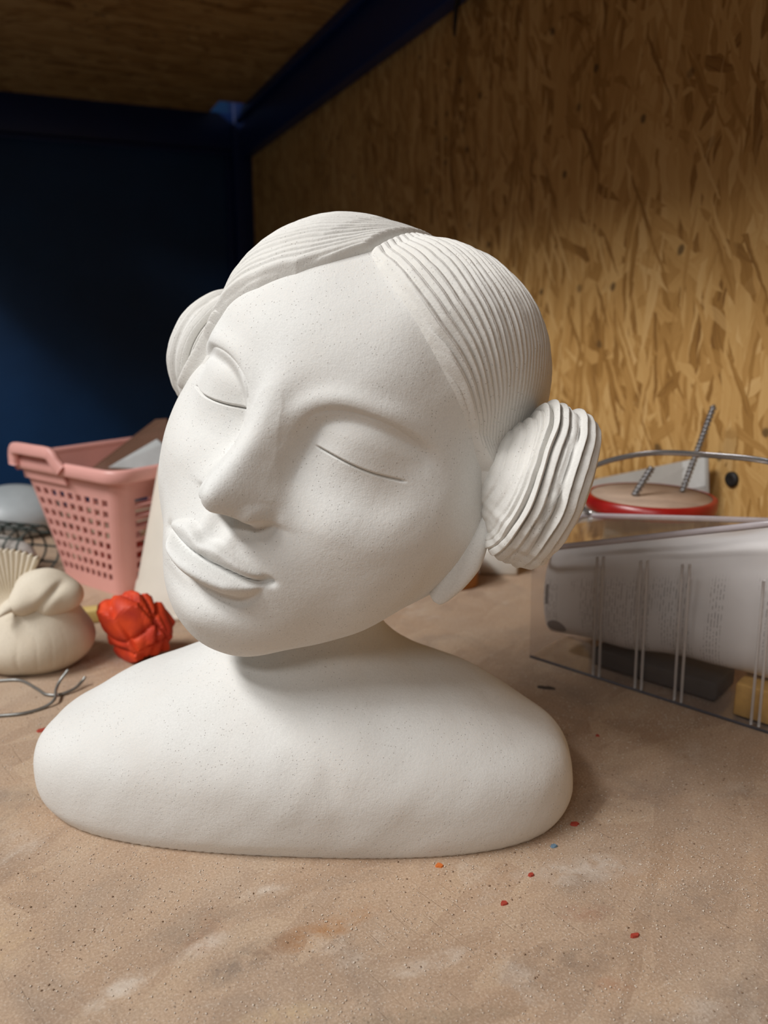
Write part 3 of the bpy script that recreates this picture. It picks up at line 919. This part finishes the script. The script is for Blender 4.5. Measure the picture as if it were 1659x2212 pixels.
body = star('body', [((.0, .0, .026), (.056, .049, .034)), ((.008, -.004, .052), (.036, .032, .026))], (.0, 0, .03), .020, plumage, M_cream, bird)
def brow(p, d):
    return .0010 * nb_(p, 90) - .004 * np.exp(-((p[..., 0] - .010 - .9 * (p[..., 2] - .02)) / .006) ** 2) * sstep(0, -.02, p[..., 1])
headb = star('head', [((.004, 0, .024), (.030, .027, .025)), ((-.010, -.018, .022), (.012, .016, .010)), ((.028, .002, .022), (.010, .014, .011))], (0.004, 0, .024), .010, brow, M_cream, bird, 140, 80)
headb.location = (.014, -.010, .052)
# beak: a small pointed wedge under the brow
bk = sweep('beak', smooth_path([(.000, -.034, .075), (-.006, -.043, .071), (-.012, -.049, .066)], 14), np.linspace(.008, .0008, 14), np.linspace(.0065, .0008, 14), seg=12)
link('beak', bk, M_cream, bird)
def fan_tail():
    n_u, n_v = 160, 40
    u = np.linspace(0, 1, n_u); v = np.linspace(0, 1, n_v)
    U, Vv = np.meshgrid(u, v, indexing='ij')
    ang = np.radians(134 - 74 * U)
    rad = .010 + (.058 + .0028 * np.abs(np.sin(np.pi * U * 15))) * Vv
    ridge = .0024 * np.abs(np.sin(np.pi * U * 15)) * sstep(.05, .5, Vv)
    X = np.cos(ang) * rad; Z = np.sin(ang) * rad
    Fr = np.stack([X, -.004 * (1 - Vv) - ridge - .006 * Vv ** 2, Z], -1)
    Bk = np.stack([X, .004 + .002 * (1 - Vv) - .006 * Vv ** 2 + 0 * ridge, Z], -1)
    V = np.concatenate([Fr.reshape(-1, 3), Bk.reshape(-1, 3)])
    f = grid_faces(n_u, n_v); N0 = n_u * n_v
    F = [tuple(q) for q in f] + [tuple(q[::-1] + N0) for q in f]
    idx = lambda i, j: i * n_v + j
    for j in range(n_v - 1):
        F += [(idx(0, j), idx(0, j + 1), idx(0, j + 1) + N0, idx(0, j) + N0), (idx(n_u - 1, j + 1), idx(n_u - 1, j), idx(n_u - 1, j) + N0, idx(n_u - 1, j + 1) + N0)]
    for i in range(n_u - 1):
        F += [(idx(i, n_v - 1), idx(i + 1, n_v - 1), idx(i + 1, n_v - 1) + N0, idx(i, n_v - 1) + N0)]
    o = link('tail', pymesh('tail', V, F, True), M_cream, bird)
    o.location = (-.026, .010, .046)
    o['label'] = 'ridged fan-shaped tail'
fan_tail()

# two bent wire ends in front of the bird
def wire_thing(pts, label):
    W = smooth_path(pts, 70)
    o0 = W[0] * [1, 1, 0]
    o = link('bent_wire', sweep('bent_wire', W - o0, .0014, seg=10), M_greywire)
    o.location = tuple(o0)
    tag(o, label, 'wire', 'grey wires in front of the clay bird')
wr = .0016
def F_(px, py, z=wr): return tuple(on_top(px, py, z))
wire_thing([F_(-60, 1475), F_(0, 1470), F_(45, 1470), F_(80, 1488), F_(100, 1500, .0017), F_(130, 1500, .0018), F_(160, 1488, .003), F_(177, 1472, .006), F_(184, 1462, .009)], 'grey wire beside the clay bird, the end lying further right')
wire_thing([F_(-60, 1552), F_(0, 1546), F_(50, 1541), F_(95, 1528), F_(118, 1510, .0050), F_(121, 1490, .0075), F_(130, 1470, .012), F_(148, 1446, .020)], 'grey wire beside the clay bird with an upturned kinked end')

# ------------------------------------------------------------------ red crumpled paper, yellow stick, cream cone
def crumple_mat(name, col, dark):
    t = NT(name)
    co = t.coord()
    nz = t.noise(co, 45, 3)
    t.set(color=t.ramp(nz, [(0.35, dark), (0.65, col)]), rough=0.55, spec=0.3, normal=t.bump(t.noise(co, 160, 4), .3, .001))
    return t.m
M_red = crumple_mat('orange_red_paper', (0.74, 0.075, 0.020), (0.50, 0.040, 0.020))
def crumpled(name, loc, size, seed, mat, label, cat):
    r = np.random.default_rng(seed)
    bm = bmesh.new()
    bmesh.ops.create_icosphere(bm, subdivisions=5, radius=1.0)
    V = np.array([v.co[:] for v in bm.verts])
    N = r.normal(size=(17, 3)); N /= np.linalg.norm(N, axis=1, keepdims=True)
    dd = r.uniform(.60, .92, 17)
    # planes cut the ball into creased facets, a second set folds them in again
    sup = np.min(np.where(V @ N.T > .05, dd / np.maximum(V @ N.T, .05), 9), 1)
    N2 = r.normal(size=(6, 3)); N2 /= np.linalg.norm(N2, axis=1, keepdims=True)
    fold = np.abs(V @ N2.T + r.uniform(-.5, .5, 6))
    dent = .13 * np.exp(-(fold.min(1) / .06)) - .035 * np.abs(np.sin(8 * (V @ N2[0]) + 2 * (V @ N2[1])))
    V = V * (np.minimum(sup, 1.15) - dent)[:, None] * np.array(size) / 2
    V[:, 2] = np.maximum(V[:, 2], -size[2] * .36) + size[2] * .36
    for v, p in zip(bm.verts, V): v.co = p
    me = bpy.data.meshes.new(name); bm.to_mesh(me); bm.free()
    o = link(name, me, mat); o.location = loc
    return tag(o, label, cat)
cp = np.array(on_top(300, 1425))
crumpled('crumpled_paper', (cp[0] - .001, cp[1] + .008, 0.0), (.084, .070, .076), 12, M_red, 'bright orange-red crumpled paper between the clay bird and the bust', 'paper')
M_yel = plain('pale_yellow_wax', (0.62, 0.47, 0.17), 0.5, var=0.08, scale=40)
ys = on_top(228, 1338)
yo = link('yellow_stick', box_mesh('yellow_stick', (-.036, -.009, 0), (.036, .009, .016), .0025), M_yel)
yo.location = tuple(ys); yo.rotation_euler = (0, 0, math.radians(20))
tag(yo, 'pale yellow wax stick lying behind the red crumpled paper', 'stick')
M_creamp = plain('cream_translucent_plastic', (0.66, 0.61, 0.53), 0.45, var=0.05, scale=15)
fc = thing('funnel_cone', 'cream plastic cone standing between the basket and the bust', 'cone', (-.243, .905, 0))
link('cone', lathe('cone', [(.0, .0005), (.060, .0005), (.0615, .003), (.060, .006), (.0545, .030), (.0525, .032), (.020, .168), (.016, .172), (.0, .172)], 72), M_creamp, fc)
link('foot_ring', lathe('foot_ring', [(.058, .0), (.0655, .0), (.0665, .003), (.0655, .006), (.058, .006), (.058, .0)], 72), M_creamp, fc)

# ------------------------------------------------------------------ right side: clear box with a printed white pack
def wallc(p):
    return float(np.dot(p[:2], NRM))
FL = np.array([.1486, .7427]); FR = np.array([.3187, .5907])
ux = (FR - FL) / np.linalg.norm(FR - FL); vx = np.array([-ux[1], ux[0]])
FRx = FR + ux * .018
bo = np.array([*(FL + FRx) / 2, 0])
def clear_plastic():
    t = NT('clear_plastic')
    co = t.coord()
    nz = t.noise(co, 30, 3)
    lw = t.n('ShaderNodeLayerWeight'); lw.inputs['Blend'].default_value = .5
    fac = t.math('ADD', t.math('MULTIPLY', t.math('POWER', lw.outputs['Facing'], 4.0), .35), .03)
    tr = t.n('ShaderNodeBsdfTransparent'); tr.inputs[0].default_value = (.985, .98, .98, 1)
    gl = t.n('ShaderNodeBsdfGlossy'); gl.inputs['Roughness'].default_value = .08
    df = t.n('ShaderNodeBsdfDiffuse'); t.l(t.ramp(nz, [(.3, (.52, .50, .51)), (.7, (.60, .58, .59))]), df.inputs[0])
    m1 = t.n('ShaderNodeMixShader'); m1.inputs[0].default_value = .025
    t.l(tr.outputs[0], m1.inputs[1]); t.l(df.outputs[0], m1.inputs[2])
    m2 = t.n('ShaderNodeMixShader'); t.l(fac, m2.inputs[0]); t.l(m1.outputs[0], m2.inputs[1]); t.l(gl.outputs[0], m2.inputs[2])
    out = [n for n in t.t.nodes if n.type == 'OUTPUT_MATERIAL'][0]
    t.l(m2.outputs[0], out.inputs[0])
    return t.m
M_clear = clear_plastic()
M_edge = plain('dark_plastic_edge', (0.10, 0.10, 0.12), 0.3, var=.1)
pb = thing('clear_plastic_box', 'clear plastic box with ribbed side standing by the strand-board wall', 'box', tuple(bo))
BLc = FL + vx * .070; BRc = FRx + vx * .062
tFL = np.array([.1444, .735, .1161]); tFR = np.array([*(np.array([.2969, .585]) + ux * .030), .1905])
tBR = np.array([*(np.array([.3445, .66]) + ux * .012), .166]); tBL = np.array([.2093, .80, .1345])
b4 = [np.array([*p, .0015]) for p in (FL, FRx, BRc, BLc)]
t4 = [tFL, tFR, tBR, tBL]
def quad_plate(name, q, th, mat, parent=pb, origin=bo):
    return slab(name, q, th, mat, parent, origin)
names = ['front_panel', 'end_panel', 'back_panel', 'end_panel']
panels = []
for k in range(4):
    panels.append(quad_plate(names[k], [b4[k], b4[(k + 1) % 4], t4[(k + 1) % 4], t4[k]], .0014, M_clear))
quad_plate('base', b4, .0014, M_clear)
quad_plate('lid', [p + np.array([0, 0, .001]) for p in t4], .0014, M_clear)
# thick rim under the lid and dark foot line
M_rim = plain('clear_plastic_rim', (0.42, 0.38, 0.40), 0.2, var=.06, spec=.6)
rimp = np.array([t4[0], t4[1], t4[2], t4[3]])
rp = []
for k in range(4):
    a, b_ = rimp[k], rimp[(k + 1) % 4]
    rp += [a + (b_ - a) * f for f in np.linspace(.03, .97, 8)]
link('rim', sweep('rim', np.array(rp) - bo, .0016, .0028, seg=8, closed=True), M_rim, pb)
link('foot_edge', sweep('foot_edge', np.array([b4[0], b4[0] * .5 + b4[1] * .5, b4[1]]) - bo - [0, 0, .0002], .0011, .0013, seg=8), M_edge, pb)
# ribs: pairs of raised vertical bars on the front
def front_pt(f, g):
    lo_ = b4[0] + (b4[1] - b4[0]) * f; hi_ = t4[0] + (t4[1] - t4[0]) * f
    return lo_ + (hi_ - lo_) * g
nout = np.array([-vx[0], -vx[1], 0])
M_rib = clear_mat('clear_plastic_rib', (.60, .57, .56), .15, .55)
for f, g1 in ((.30, .90), (.47, .86), (.62, .83), (.885, .74)):
    for df in (-.012, .013):
        pth = np.array([front_pt(f + df, g) for g in np.linspace(.02, g1, 10)]) + nout * .0022 - bo
        link('rib', sweep('rib', pth, .0013, .0018, seg=8, up=tuple(nout)), M_rib, pb)

# printed pack inside
def printed_mat():
    t = NT('printed_white_film')
    uv = t.coord('UV')
    base = t.ramp(t.noise(t.coord(), 14, 3), [(.3, (.58, .575, .575)), (.7, (.68, .67, .665))])
    sx = t.n('ShaderNodeSeparateXYZ'); t.l(uv, sx.inputs[0])
    u, v = sx.outputs[0], sx.outputs[1]
    # columns of small print: lines run across the roll, broken into words
    line = t.math('SINE', t.math('MULTIPLY', u, 560.0))
    ln = t.ramp(line, [(.62, (0, 0, 0)), (.75, (1, 1, 1))])
    word = t.noise(t.mapping(uv, sc=(90, 60, 1)), 1.0, 2)
    wd = t.ramp(word, [(.46, (0, 0, 0)), (.52, (1, 1, 1))])
    blk = t.noise(t.mapping(uv, sc=(11, 1.2, 1), loc=(.4, .2, 0)), 1.0, 1)
    bk = t.ramp(blk, [(.46, (0, 0, 0)), (.50, (1, 1, 1))])
    vm = t.math('MULTIPLY', t.ramp(v, [(.12, (0, 0, 0)), (.14, (1, 1, 1))]), t.ramp(v, [(.56, (1, 1, 1)), (.62, (0, 0, 0))]))
    m = t.math('MULTIPLY', t.math('MULTIPLY', ln, wd), t.math('MULTIPLY', bk, vm))
    # round mark and short bar at the left end
    du = t.math('SUBTRACT', u, .075); dv = t.math('SUBTRACT', v, .24)
    e = t.math('ADD', t.math('POWER', t.math('MULTIPLY', du, 22.0), 2.0), t.math('POWER', t.math('MULTIPLY', dv, 13.0), 2.0))
    dot = t.math('LESS_THAN', e, 1.0)
    du = t.math('ABSOLUTE', t.math('SUBTRACT', u, .035)); dv = t.math('ABSOLUTE', t.math('SUBTRACT', v, .50))
    bar = t.math('MULTIPLY', t.math('LESS_THAN', du, .008), t.math('LESS_THAN', dv, .05))
    mk = t.math('MAXIMUM', t.math('MULTIPLY', m, .72), t.math('MULTIPLY', t.math('MAXIMUM', dot, bar), .85))
    t.set(color=t.mix(mk, base, (.11, .10, .11)), rough=.42, spec=.45, normal=t.bump(t.noise(t.coord(), 22, 3), .25, .004))
    return t.m
M_print = printed_mat()
def pack():
    n_u, n_v = 90, 72
    a0 = np.array([*(FL + ux * .004 + vx * .035), .068]); a1 = np.array([*(FRx - ux * .006 + vx * .034), .108])
    u = np.linspace(0, 1, n_u); th = np.linspace(0, 2 * np.pi, n_v)
    vdir = np.array([vx[0], vx[1], 0.])
    nn = SinNoise(77, 2, 10)
    V = []
    for uu in u:
        c = a0 + (a1 - a0) * uu
        endr = min(1, (min(uu, 1 - uu) / .05 + .5)) ** .5 if min(uu, 1 - uu) < .05 else 1.0
        rr_h = (.043 + .027 * uu) * endr; rr_w = (.031 - .003 * uu) * endr
        for q in th:
            w = 1 + .035 * nn(np.array([uu * 5, math.sin(q) * 2]), 1.5)
            ca, sa = -math.cos(q), -math.sin(q)
            cc = math.copysign(abs(ca) ** .75, ca); ssn = math.copysign(abs(sa) ** .75, sa)
            V.append(c + vdir * (rr_w * w * ssn * 1.0) + np.array([0, 0, rr_h * w * cc]))
    V = np.array(V)
    og = np.array([*((a0 + a1) / 2)[:2], 0])
    me = npmesh('printed_pack', V - og, grid_faces(n_u, n_v))
    uvl = me.uv_layers.new(name='UVMap')
    li = np.empty(len(me.loops), np.int32); me.loops.foreach_get('vertex_index', li)
    UVs = np.stack([(li // n_v) / (n_u - 1), (li % n_v) / (n_v - 1) * 2.0], -1)
    uvl.data.foreach_set('uv', UVs.astype(np.float32).ravel())
    o = link('printed_pack', me, M_print)
    o.location = tuple(og)
    return tag(o, 'white plastic pack covered with small grey print inside the clear box', 'pack')
pack()
# wooden offcut, and a dark block put in as the shade under the pack
M_woody = plain('yellow_pine_offcut', (0.60, 0.36, 0.10), 0.6, var=.2, scale=50)
w1 = FRx - ux * .030 + vx * .030
wo = link('wood_offcut', box_mesh('wood_offcut', (-.020, -.022, 0), (.030, .022, .030), .002), M_woody)
wo.location = (w1[0], w1[1], .003); wo.rotation_euler = (0, 0, math.atan2(ux[1], ux[0]))
tag(wo, 'yellow pine offcut in the near end of the clear box', 'offcut')
M_dark = plain('dark_shade', (0.055, 0.048, 0.045), 0.8, var=.2)
w2 = FL * .48 + FRx * .52 + vx * .044
do = link('shade_block', box_mesh('shade_block', (-.070, -.024, 0), (.050, .024, .018), .003), M_dark)
do.location = (w2[0], w2[1], .003); do.rotation_euler = (0, 0, math.atan2(ux[1], ux[0]))
tag(do, 'dark block standing in for the shade under the printed pack in the clear box', 'shade block')

# ------------------------------------------------------------------ jar with red lid, drill bits, hoop, card
JX = np.array([.285, .822]); JZ = .152
M_glass = clear_mat('greenish_glass', (.30, .29, .24), .08, .45)
M_redlid = plain('red_enamel', (0.30, 0.009, 0.007), 0.3, var=.08, spec=.5)
M_pinkwood = plain('pinkish_board', (0.44, 0.32, 0.24), 0.7, var=.12, scale=40)
jar = thing('glass_jar', 'glass jar with broad red-rimmed lid, behind the clear box', 'jar', (JX[0], JX[1], 0))
link('glass', lathe('glass', [(0, .001), (.048, .001), (.052, .006), (.053, .085), (.046, .105), (.046, JZ - .015), (.0, JZ - .015)], 64), M_glass, jar)
lid = link('lid', lathe('lid', [(0, JZ - .015), (.066, JZ - .015), (.0675, JZ - .012), (.0675, JZ - .001), (.065, JZ), (.062, JZ)], 96), M_redlid, jar)
link('lid_top', lathe('lid_top', [(.0625, JZ - .003), (.0625, JZ - .0006), (0, JZ - .0004)], 64), M_pinkwood, lid)
M_steel = plain('dull_steel', (0.30, 0.30, 0.31), 0.32, metal=.85, var=.15)
def twist_bit(p0, p1, r, turns, label):
    p0, p1 = np.array(p0), np.array(p1)
    L = np.linalg.norm(p1 - p0); n = int(turns * 22); seg = 20
    ax = (p1 - p0) / L
    e1 = np.cross(ax, [0, 1, 0]); e1 /= np.linalg.norm(e1); e2 = np.cross(ax, e1)
    tt = np.linspace(0, 1, n); th = np.linspace(0, 2 * np.pi, seg, endpoint=False)
    T, TH = np.meshgrid(tt, th, indexing='ij')
    ph = TH - T * turns * 2 * np.pi
    rad = r * (.48 + .62 * np.abs(np.cos(ph)) ** .9) * sstep(1.0, .96, T)
    V = T[..., None] * (p1 - p0) + (rad * np.cos(TH))[..., None] * e1 + (rad * np.sin(TH))[..., None] * e2
    o = link('drill_bit', npmesh('drill_bit', V.reshape(-1, 3), grid_faces(n, seg, wrap_m=True)), M_steel)
    o.location = tuple(p0)
    tag(o, label, 'drill bit', 'twist drill bits standing in the jar lid')
b0 = np.array(on_top(1370, 1071, JZ)); twist_bit(b0, cam_pt(1410, 1008, b0[1] + .01), .0038, 4, 'short twisted steel drill bit standing in the red-rimmed lid')
b0 = np.array(on_top(1474, 1062, JZ)); twist_bit(b0, cam_pt(1544, 872, b0[1] + .015), .0034, 11, 'long twisted steel drill bit leaning out of the red-rimmed lid')
M_band = plain('bright_steel_band', (0.42, 0.42, 0.43), 0.22, metal=.9, var=.08)
hp = smooth_path([tBL + [.004, -.008, .0045], cam_pt(1232, 1072, .795), cam_pt(1250, 1030, .785), cam_pt(1293, 1003, .775), cam_pt(1360, 985, .755), cam_pt(1430, 978, .735), cam_pt(1530, 983, .70), cam_pt(1659, 997, .67), cam_pt(1740, 1030, .665), tBR + [.006, .012, .004]], 90)
ho = link('steel_band', sweep('steel_band', hp - hp[0], .0005, .0026, seg=8), M_band)
ho.location = tuple(hp[0])
tag(ho, 'thin springy steel band arching over the clear box', 'steel band')
M_card = plain('grey_card', (0.36, 0.34, 0.31), 0.7, var=.05)
co_ = cam_pt(1400, 1060, .96)
card = thing('printed_card', 'grey card with faint lettering leaning behind the red-rimmed jar', 'card', (co_[0], co_[1], 0))
c4 = [cam_pt(1245, 1130, 1.060), cam_pt(1532, 1085, .855), cam_pt(1530, 985, .868), cam_pt(1250, 1043, 1.078)]
slab('card', c4, .0015, M_card, card, card.location)
cw = plain('white_card_corner', (0.52, 0.52, 0.50), 0.6, var=.05)
n_ = np.cross(np.array(c4[1]) - c4[0], np.array(c4[3]) - c4[0]); n_ /= np.linalg.norm(n_)
lp = lambda a, b: (np.array(c4[0]) * (1 - a) + np.array(c4[1]) * a) * (1 - b) + (np.array(c4[3]) * (1 - a) + np.array(c4[2]) * a) * b
slab('sticker', [lp(.84, .35) + n_ * .0012, lp(.985, .35) + n_ * .0012, lp(.985, .985) + n_ * .0012, lp(.84, .985) + n_ * .0012], .0006, cw, card, card.location)
def text_on(name, body, origin, ex, ez, size, mat, parent, off):
    cu = bpy.data.curves.new(name, 'FONT'); cu.body = body; cu.size = size; cu.extrude = .0001
    cu.materials.append(mat)
    ex = np.array(ex) / np.linalg.norm(ex); ez = np.array(ez) - ex * np.dot(ex, ez); ez /= np.linalg.norm(ez)
    nrm = np.cross(ex, ez)
    tmp = bpy.data.objects.new(name, cu); COL.objects.link(tmp)
    bpy.context.view_layer.update()
    me = bpy.data.meshes.new_from_object(tmp.evaluated_get(bpy.context.evaluated_depsgraph_get()))
    bpy.data.objects.remove(tmp, do_unlink=True)
    o = bpy.data.objects.new(name, me); COL.objects.link(o); o.parent = parent
    p = np.array(origin) + nrm * off - np.array(parent.location)
    o.matrix_local = Matrix(((ex[0], ez[0], nrm[0], p[0]), (ex[1], ez[1], nrm[1], p[1]), (ex[2], ez[2], nrm[2], p[2]), (0, 0, 0, 1)))
    return o
M_ink = plain('grey_ink', (0.17, 0.16, 0.15), 0.7)
text_on('lettering', 'NOH', lp(.46, .42), np.array(c4[1]) - c4[0], np.array(c4[3]) - c4[0], .030, M_ink, card, .0012)

# knot hole plug on the board wall
kp = np.array([*(NRM * WALL_D), 0])
def on_wall(px, py):
    d = cam_pt(px, py, 1.0) - np.array([0, 0, .334])
    t_ = WALL_D / np.dot(d[:2], NRM)
    return np.array([0, 0, .334]) + d * t_
wp = on_wall(1583, 1035)
sc_ = lathe('screw_plug', [(0, 0), (.0085, 0), (.0085, .003), (.006, .005), (.0035, .0042), (0, .0042)], 28)
so = link('wall_plug', sc_, plain('black_rubber', (0.015, 0.013, 0.012), .6))
so.rotation_euler = Vector((-NRM[0], -NRM[1], 0)).to_track_quat('Z', 'Y').to_euler()
so.location = tuple(wp - np.array([NRM[0], NRM[1], 0]) * .0002)
tag(so, 'black plug on the strand-board wall right of the red-rimmed lid', 'plug')
wp = on_wall(1036, 52)
hk = sweep('hook', smooth_path([(0, 0, .030), (0, -.003, .012), (0, -.004, -.006), (.001, -.005, -.022)], 16), np.linspace(.006, .0025, 16), np.linspace(.004, .002, 16), seg=10, up=(0, 1, 0))
o = link('wall_hook', hk, plain('black_iron', (0.012, 0.012, 0.014), .5))
o.rotation_euler = (0, 0, ROT - math.pi / 2)
o.location = tuple(wp - np.array([NRM[0], NRM[1], 0]) * .040)
tag(o, 'small black iron hook hanging from the blue beam', 'hook')

# brown cork and white block behind the ear
M_cork = plain('orange_brown_wood', (0.42, 0.17, 0.035), 0.6, var=.15, scale=60)
ck = np.array(on_top(990, 1278)) + [0, .03, 0]
o = link('wooden_dowel', lathe('wooden_dowel', [(0, 0), (.026, 0), (.0275, .0015), (.0275, .050), (.026, .052), (0, .052)], 48), M_cork)
o.location = tuple(ck)
tag(o, 'orange-brown round wooden peg standing behind the ear lobe', 'peg')
M_wblock = plain('white_block', (0.72, 0.70, 0.64), 0.6, var=.05)
wb = np.array(on_top(1092, 1243)) + [0, .018, 0]
o = link('white_block', box_mesh('white_block', (-.034, -.018, 0), (.018, .018, .034), .003), M_wblock)
o.location = tuple(wb); o.rotation_euler = (0, 0, math.radians(-6))
tag(o, 'small white block under the near bun beside the clear box', 'block')

# ------------------------------------------------------------------ chips and dust on the worktop
flk = {'orange': plain('orange_chip', (0.62, 0.16, 0.03), .6), 'red': plain('red_chip', (0.38, 0.05, 0.03), .6), 'blue': plain('blue_chip', (0.15, 0.24, 0.33), .6), 'dark': plain('dark_chip', (0.06, 0.045, 0.035), .7)}
def chip(px, py, ln, wd, colr, label, rot=0.0, th=.0012):
    r = np.random.default_rng(int(px) + 3)
    n = 11
    a = np.linspace(0, 2 * np.pi, n, endpoint=False)
    rr = r.uniform(.75, 1.1, n)
    ring = np.stack([np.cos(a) * rr * ln / 2, np.sin(a) * rr * wd / 2], -1)
    V = [(x, y, .00005) for x, y in ring] + [(x * .85, y * .85, th * r.uniform(.7, 1.2)) for x, y in ring]
    F = [tuple(range(n - 1, -1, -1)), tuple(range(n, 2 * n))] + [(i, (i + 1) % n, n + (i + 1) % n, n + i) for i in range(n)]
    o = link('chip', pymesh('chip', V, F), flk[colr])
    o.location = tuple(on_top(px, py)); o.rotation_euler = (0, 0, rot)
    tag(o, label, 'chip', 'coloured chips on the worktop')
chip(948, 1871, .0060, .0040, 'orange', 'orange chip on the worktop just in front of the bust')
chip(1241, 1781, .0065, .0045, 'red', 'rust-red chip at the right end of the bust base')
chip(1196, 1829, .0050, .0036, 'blue', 'greyish blue chip in front of the right shoulder')
chip(92, 1578, .0110, .0060, 'red', 'dark red chip beside the left shoulder of the bust', .5)
chip(1180, 1487, .0210, .0055, 'dark', 'long dark sliver on the worktop before the clear box', -.25, .0015)
chip(1147, 1891, .0042, .0032, 'red', 'tiny red chip in front of the bust, second from the orange one')
chip(1089, 1952, .0052, .0034, 'red', 'tiny red chip on the open worktop below the bust', .4)
chip(1291, 1590, .0040, .0030, 'red', 'tiny red chip right of the bust below the clear box')
chip(1371, 2022, .0060, .0030, 'red', 'thin red chip at the lower right of the worktop', .3)

# loose clay crumbs: too many to count
def crumbs(n, mat, seed, rmin, rmax, name, label):
    r = np.random.default_rng(seed)
    octv = np.array([(1, 0, 0), (-1, 0, 0), (0, 1, 0), (0, -1, 0), (0, 0, 1), (0, 0, -1)], float)
    octf = np.array([(0, 2, 4), (2, 1, 4), (1, 3, 4), (3, 0, 4), (2, 0, 5), (1, 2, 5), (3, 1, 5), (0, 3, 5)])
    pts = []
    cl = [(r.uniform(-.25, .3), r.uniform(.3, .65), r.uniform(.015, .06)) for _ in range(26)]
    while len(pts) < n:
        if r.random() < .45:
            x, y = r.uniform(-.34, .36), r.uniform(.29, .80)
        else:
            c_ = cl[r.integers(len(cl))]; x, y = r.normal(c_[0], c_[2]), r.normal(c_[1], c_[2] * .6)
        if y < .28 or y > .85 or x * NRM[0] + y * NRM[1] > WALL_D - .004: continue
        if ((x + .056) / .192) ** 2 + ((y - .512) / .080) ** 2 < 1: continue
        pts.append((x, y))
    pts = np.array(pts)
    sz = rmin + (rmax - rmin) * r.random(n) ** 3
    sh = r.uniform(.6, 1.3, (n, 6, 1))
    V = octv[None] * sh * sz[:, None, None] * np.array([1, 1, .7])
    an = r.uniform(0, 6.28, n); ca, sa = np.cos(an)[:, None], np.sin(an)[:, None]
    X = V[..., 0] * ca - V[..., 1] * sa; Y = V[..., 0] * sa + V[..., 1] * ca
    V = np.stack([X + pts[:, :1], Y + pts[:, 1:2], V[..., 2] + sz[:, None] * .5], -1).reshape(-1, 3)
    F = (octf[None] + 6 * np.arange(n)[:, None, None]).reshape(-1, 3)
    o = link(name, npmesh(name, V, F, False), mat)
    o['kind'] = 'stuff'
    tag(o, label, 'crumbs')
crumbs(14000, plain('pale_crumb', (0.68, 0.60, 0.51), .9), 5,   .00014, .00075, 'clay_crumbs', 'pale clay crumbs and dust scattered over the worktop')
crumbs(1800, plain('brown_crumb', (0.26, 0.17, 0.11), .9), 6, .0002, .0008, 'wood_crumbs', 'brown wood crumbs scattered over the worktop')
